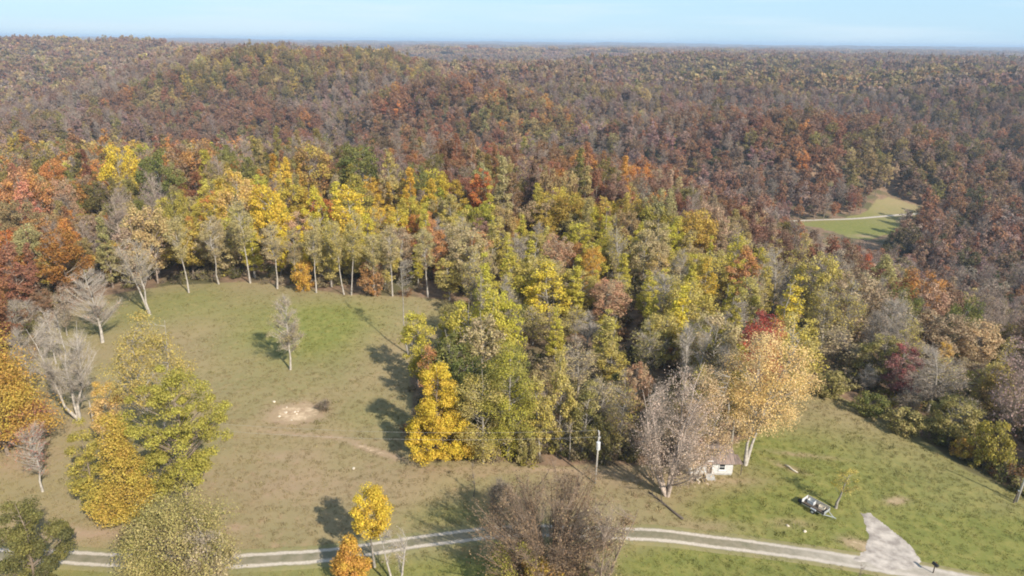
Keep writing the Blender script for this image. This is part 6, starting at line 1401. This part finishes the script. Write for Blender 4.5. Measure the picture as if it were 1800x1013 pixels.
# ---- fallen timber
def log_between(a, b, r, mat, name, lab, forks=0):
    (xa, ya), (xb, yb) = a, b
    za, zb = Zf(xa, ya) + r, Zf(xb, yb) + r * .8
    L = math.hypot(xb - xa, yb - ya)
    e = empty(name, xa, ya, lab, 'log')
    rel = lambda t, dz=0, off=0: ((xb - xa) * t - (yb - ya) / L * off, (yb - ya) * t + (xb - xa) / L * off, (za * (1 - t) + zb * t) - e.location.z + dz)
    MB().tube([rel(0), rel(.3, .03, .08), rel(.6, .0, -.06), rel(1)], [r, r * .9, r * .75, r * .5], 8).build('trunk', mat, e, smooth=True)
    for k in range(forks):
        t = .45 + .14 * k; s = -1 if k % 2 else 1
        MB().tube([rel(t), rel(t + .12, .35, s * .5), rel(t + .22, .5, s * 1.1)], [r * .4, r * .28, .02], 6).build('limb', mat, e)
    return e
log_between(PLACE['logA'], PLACE['logB'], .17, M_DARKWOOD, 'fallen_log', 'long dark fallen log lying below the big fork-limbed tree', 4)
log_between(PLACE['plank'], PLACE['plankB'], .15, M_PALEWOOD, 'bleached_log', 'pale bleached log on the bare patch between the house and the trailer', 0)

# ---- old trailer in the yard
(xa, ya), (xb, yb) = PLACE['trailer_a'], PLACE['trailer_b']
yaw = math.atan2(yb - ya, xb - xa); cx, cy = (xa + xb) / 2, (ya + yb) / 2
tl = empty('farm_trailer', cx, cy, 'old pale farm trailer with dark slatted bed on the grass by the tiny leaning tree', 'trailer', rz=yaw)
L2 = 1.6
fr = MB()
for s in (-1, 1): fr.box((0, s * .72, .55), (2 * L2, .09, .12))
for k in range(4): fr.box((-1.35 + k * .9, 0, .55), (.08, 1.34, .10))
fr.build('frame', M_STEEL, tl)
bedp = MB().box((0, -.62, .635), (2 * L2, .2, .04)).mesh('plank', M_DARKWOOD)
for k in range(6):
    o = link('plank', bedp, tl); o.location = (0, .25 * k, 0)
for s, hgt, mat in ((-1, .22, M_DARKWOOD), (1, .62, M_PALEWOOD)):
    sb = MB().box((0, s * .76, .64 + hgt / 2), (2 * L2, .035, hgt)).build('side_board', mat, tl)
MB().box((-L2 - .02, 0, .95), (.04, 1.5, .6)).build('headboard', M_WHITE, tl)
MB().box((L2 + .02, 0, .85), (.04, 1.5, .4)).build('tailgate', M_STEEL, tl)
for s in (-1, 1):
    w = MB().tube([(.15, s * .86, .34), (.15, s * 1.06, .34)], .34, 18).build('wheel', M_RUBBER, tl)
    MB().tube([(.15, s * .855, .34), (.15, s * 1.07, .34)], .19, 14).build('rim', M_WHITE, w)
    MB().prism([(-.28, .72), (-.20, .80), (.50, .80), (.58, .72)], 'y', s * .84 - .0, s * .84 + s * .26).build('mudguard', M_STEEL, tl)
db = MB().tube([(L2, .6, .55), (L2 + 1.0, 0, .5)], .05, 6).tube([(L2, -.6, .55), (L2 + 1.0, 0, .5)], .05, 6).tube([(L2 + .95, 0, .5), (L2 + 1.35, 0, .45)], .06, 6).build('drawbar', M_STEEL, tl)
MB().tube([(L2 + .9, 0, .02), (L2 + .9, 0, .55)], .04, 6).build('prop_stand', M_STEEL, db)
ca, sa = math.cos(yaw), math.sin(yaw)
def on_bed(lx, ly): return cx + lx * ca - ly * sa, cy + lx * sa + ly * ca
zb = tl.location.z + .657
def crate(lx, ly, sx, sy, sz, mat, lab, rz=0):
    x, y = on_bed(lx, ly); e = empty('crate', x, y, lab, 'crate', rz=yaw + rz, z=zb)
    for s in (-1, 1):
        MB().box((s * (sx / 2 - .02), 0, sz / 2), (.04, sy, sz)).build('side_panel', mat, e)
        MB().box((0, s * (sy / 2 - .02), sz / 2), (sx - .085, .038, sz)).build('side_panel', mat, e)
    MB().box((0, 0, .02), (sx - .09, sy - .09, .035)).build('bottom', mat, e)
crate(-.75, .25, .9, .7, .5, M_WHITE, 'larger whitish crate on the headboard end of the old trailer')
crate(.75, .3, .8, .6, .35, M_PALEWOOD, 'smaller tan crate on the drawbar end of the old trailer', .2)
x, y = on_bed(-2.15, .25)
ty = empty('spare_tyre', x, y, 'black tyre lying on the grass at the far-left end of the old trailer', 'tyre')
bt = MB(); n = 20
ring = [(.42, .0), (.48, .08), (.48, .18), (.42, .26), (.26, .24), (.22, .13), (.26, .02)]
for i in range(n):
    a = 2 * math.pi * i / n
    for r_, z_ in ring: bt.v.append(Vector((r_ * math.cos(a), r_ * math.sin(a), z_)))
for i in range(n):
    for k in range(7):
        a, c = i * 7, ((i + 1) % n) * 7
        bt.f.append([a + k, c + k, c + (k + 1) % 7, a + (k + 1) % 7])
bt.build('tread', M_RUBBER, ty, smooth=True)
MB().tube([(0, 0, .06), (0, 0, .2)], .235, 16).build('rim', M_BLACK, ty)

# ---- utility poles and wires
def pole(x, y, H, lab, transformer, lean=0.0, arm=True, r=.15):
    e = empty('utility_pole', x, y, lab, 'utility pole', 'utility poles')
    MB().tube([(0, 0, -.5), (lean * .5, 0, H * .5), (lean, 0, H)], [r, r * .85, r * .68], 10).build('pole_shaft', M_WOOD, e, smooth=True)
    top = Vector((x + lean, y, e.location.z + H))
    if arm:
        a = MB().box((lean, -.14, H - .45), (.1, 2.0, .12)).build('crossarm', M_WOOD, e)
        for yy in (-1.0, .7):
            MB().tube([(lean, yy, H - .39), (lean, yy, H - .30), (lean, yy, H - .22)], [.05, .08, .03], 8).build('insulator', M_WHITE, a)
    if transformer:
        t = MB().tube([(lean * .8 - .05, -.46, H - 2.6), (lean * .8 - .05, -.46, H - 1.45)], .29, 14).build('transformer', M_WHITE, e)
        MB().tube([(lean * .8 - .05, -.46, H - 1.45), (lean * .8 - .05, -.46, H - 1.36)], [.31, .22], 14).build('lid', M_WHITE, t)
        MB().tube([(lean * .8 - .05, -.46, H - 1.36), (lean * .8 - .05, -.46, H - 1.08)], [.05, .03], 8).build('bushing', M_STEEL, t)
        MB().box((lean * .8 - .02, -.21, H - 1.9), (.12, .10, .7)).build('bracket', M_STEEL, t)
    return top
px, py = PLACE['pole']
topA = pole(px, py, 8.6, 'grey utility pole with a white transformer can, left of the fork-limbed tree', True, lean=.15)
qx, qy = -46.5, 86.5
topB = pole(qx, qy, 8.4, 'grey utility pole standing inside the big yellow-green clump', False)
rx_, ry_ = PLACE['pole2']
topC = pole(rx_, ry_, 7.0, 'leaning pale pole at the dark wood edge by the right border', False, lean=.5, arm=False, r=.17)
x, y = PLACE['post2']
fp = empty('fence_post', x, y, 'short dark leaning post just left of the pale leaning pole', 'post')
MB().tube([(0, 0, -.3), (.35, .1, 1.9)], [.12, .09], 8).build('shaft', M_DARKWOOD, fp); MB().box((.36, .1, 1.93), (.2, .2, .05)).build('cap', M_STEEL, fp)
def wire(a, b, sag, lab, grp='overhead wires'):
    pts = []
    for k in range(25):
        t = k / 24; p = a.lerp(b, t); p.z -= sag * 4 * t * (1 - t); pts.append(p - a)
    o = MB().tube(pts, .009, 5).build('overhead_wire', M_WIRE); o.location = a
    o['label'] = lab; o['category'] = 'wire'; o['group'] = grp
wire(topA + Vector((0, -1.0, -.22)), topB + Vector((0, -1.0, -.22)), 1.1, 'nearer of two thin wires running from the transformer pole across the field')
wire(topA + Vector((0, .7, -.22)), topB + Vector((0, .7, -.22)), 1.0, 'farther of two thin wires running from the transformer pole across the field')
wire(topA + Vector((0, 0, -1.0)), Vector((hx - 3.0, hy + 1.0, house.location.z + 3.0)), .5, 'service wire running from the transformer pole to the white house', None) if 0 else None

# ---- mailbox by the gravel road
x, y = PLACE['mailbox']
mb = empty('mailbox', x, y, 'black mailbox on a post beside the gravel road in the lower right corner', 'mailbox', rz=.3)
MB().box((0, 0, .52), (.1, .1, 1.3)).build('post', M_DARKWOOD, mb)
half = [(-.16, 0), (.16, 0), (.16, .2)] + [(.16 * math.cos(a), .2 + .16 * math.sin(a)) for a in np.linspace(.3, math.pi - .3, 7)] + [(-.16, .2)]
bx = MB().prism([(p, 1.18 + q_) for p, q_ in half], 'y', -.34, .34).build('box', M_BLACK, mb)
MB().prism([(p * .98, 1.184 + q_ * .98) for p, q_ in half], 'y', -.365, -.343).build('door', M_BLACK, bx)
MB().box((.18, .1, 1.42), (.02, .04, .3)).box((.18, .05, 1.54), (.02, .14, .07)).build('flag', M_RED, bx)

# ------------------------------------------------------------------ air
def haze_box():
    lo = (-21500, -21500, -68); hi = (21500, 21500, 96)
    m = bpy.data.materials.new('haze'); m.use_nodes = True
    n, l = m.node_tree.nodes, m.node_tree.links
    n.clear()
    out = n.new('ShaderNodeOutputMaterial'); v = n.new('ShaderNodeVolumePrincipled')
    v.inputs['Color'].default_value = (0.60, 0.78, 1.0, 1)
    v.inputs['Density'].default_value = HAZE
    v.inputs['Anisotropy'].default_value = 0.0
    l.new(v.outputs[0], out.inputs['Volume'])
    b = MB().box([(a + c) / 2 for a, c in zip(lo, hi)], [c - a for a, c in zip(lo, hi)])
    link('haze', b.mesh('haze', m), kind='stuff')
HAZE = 0.00011
haze_box()
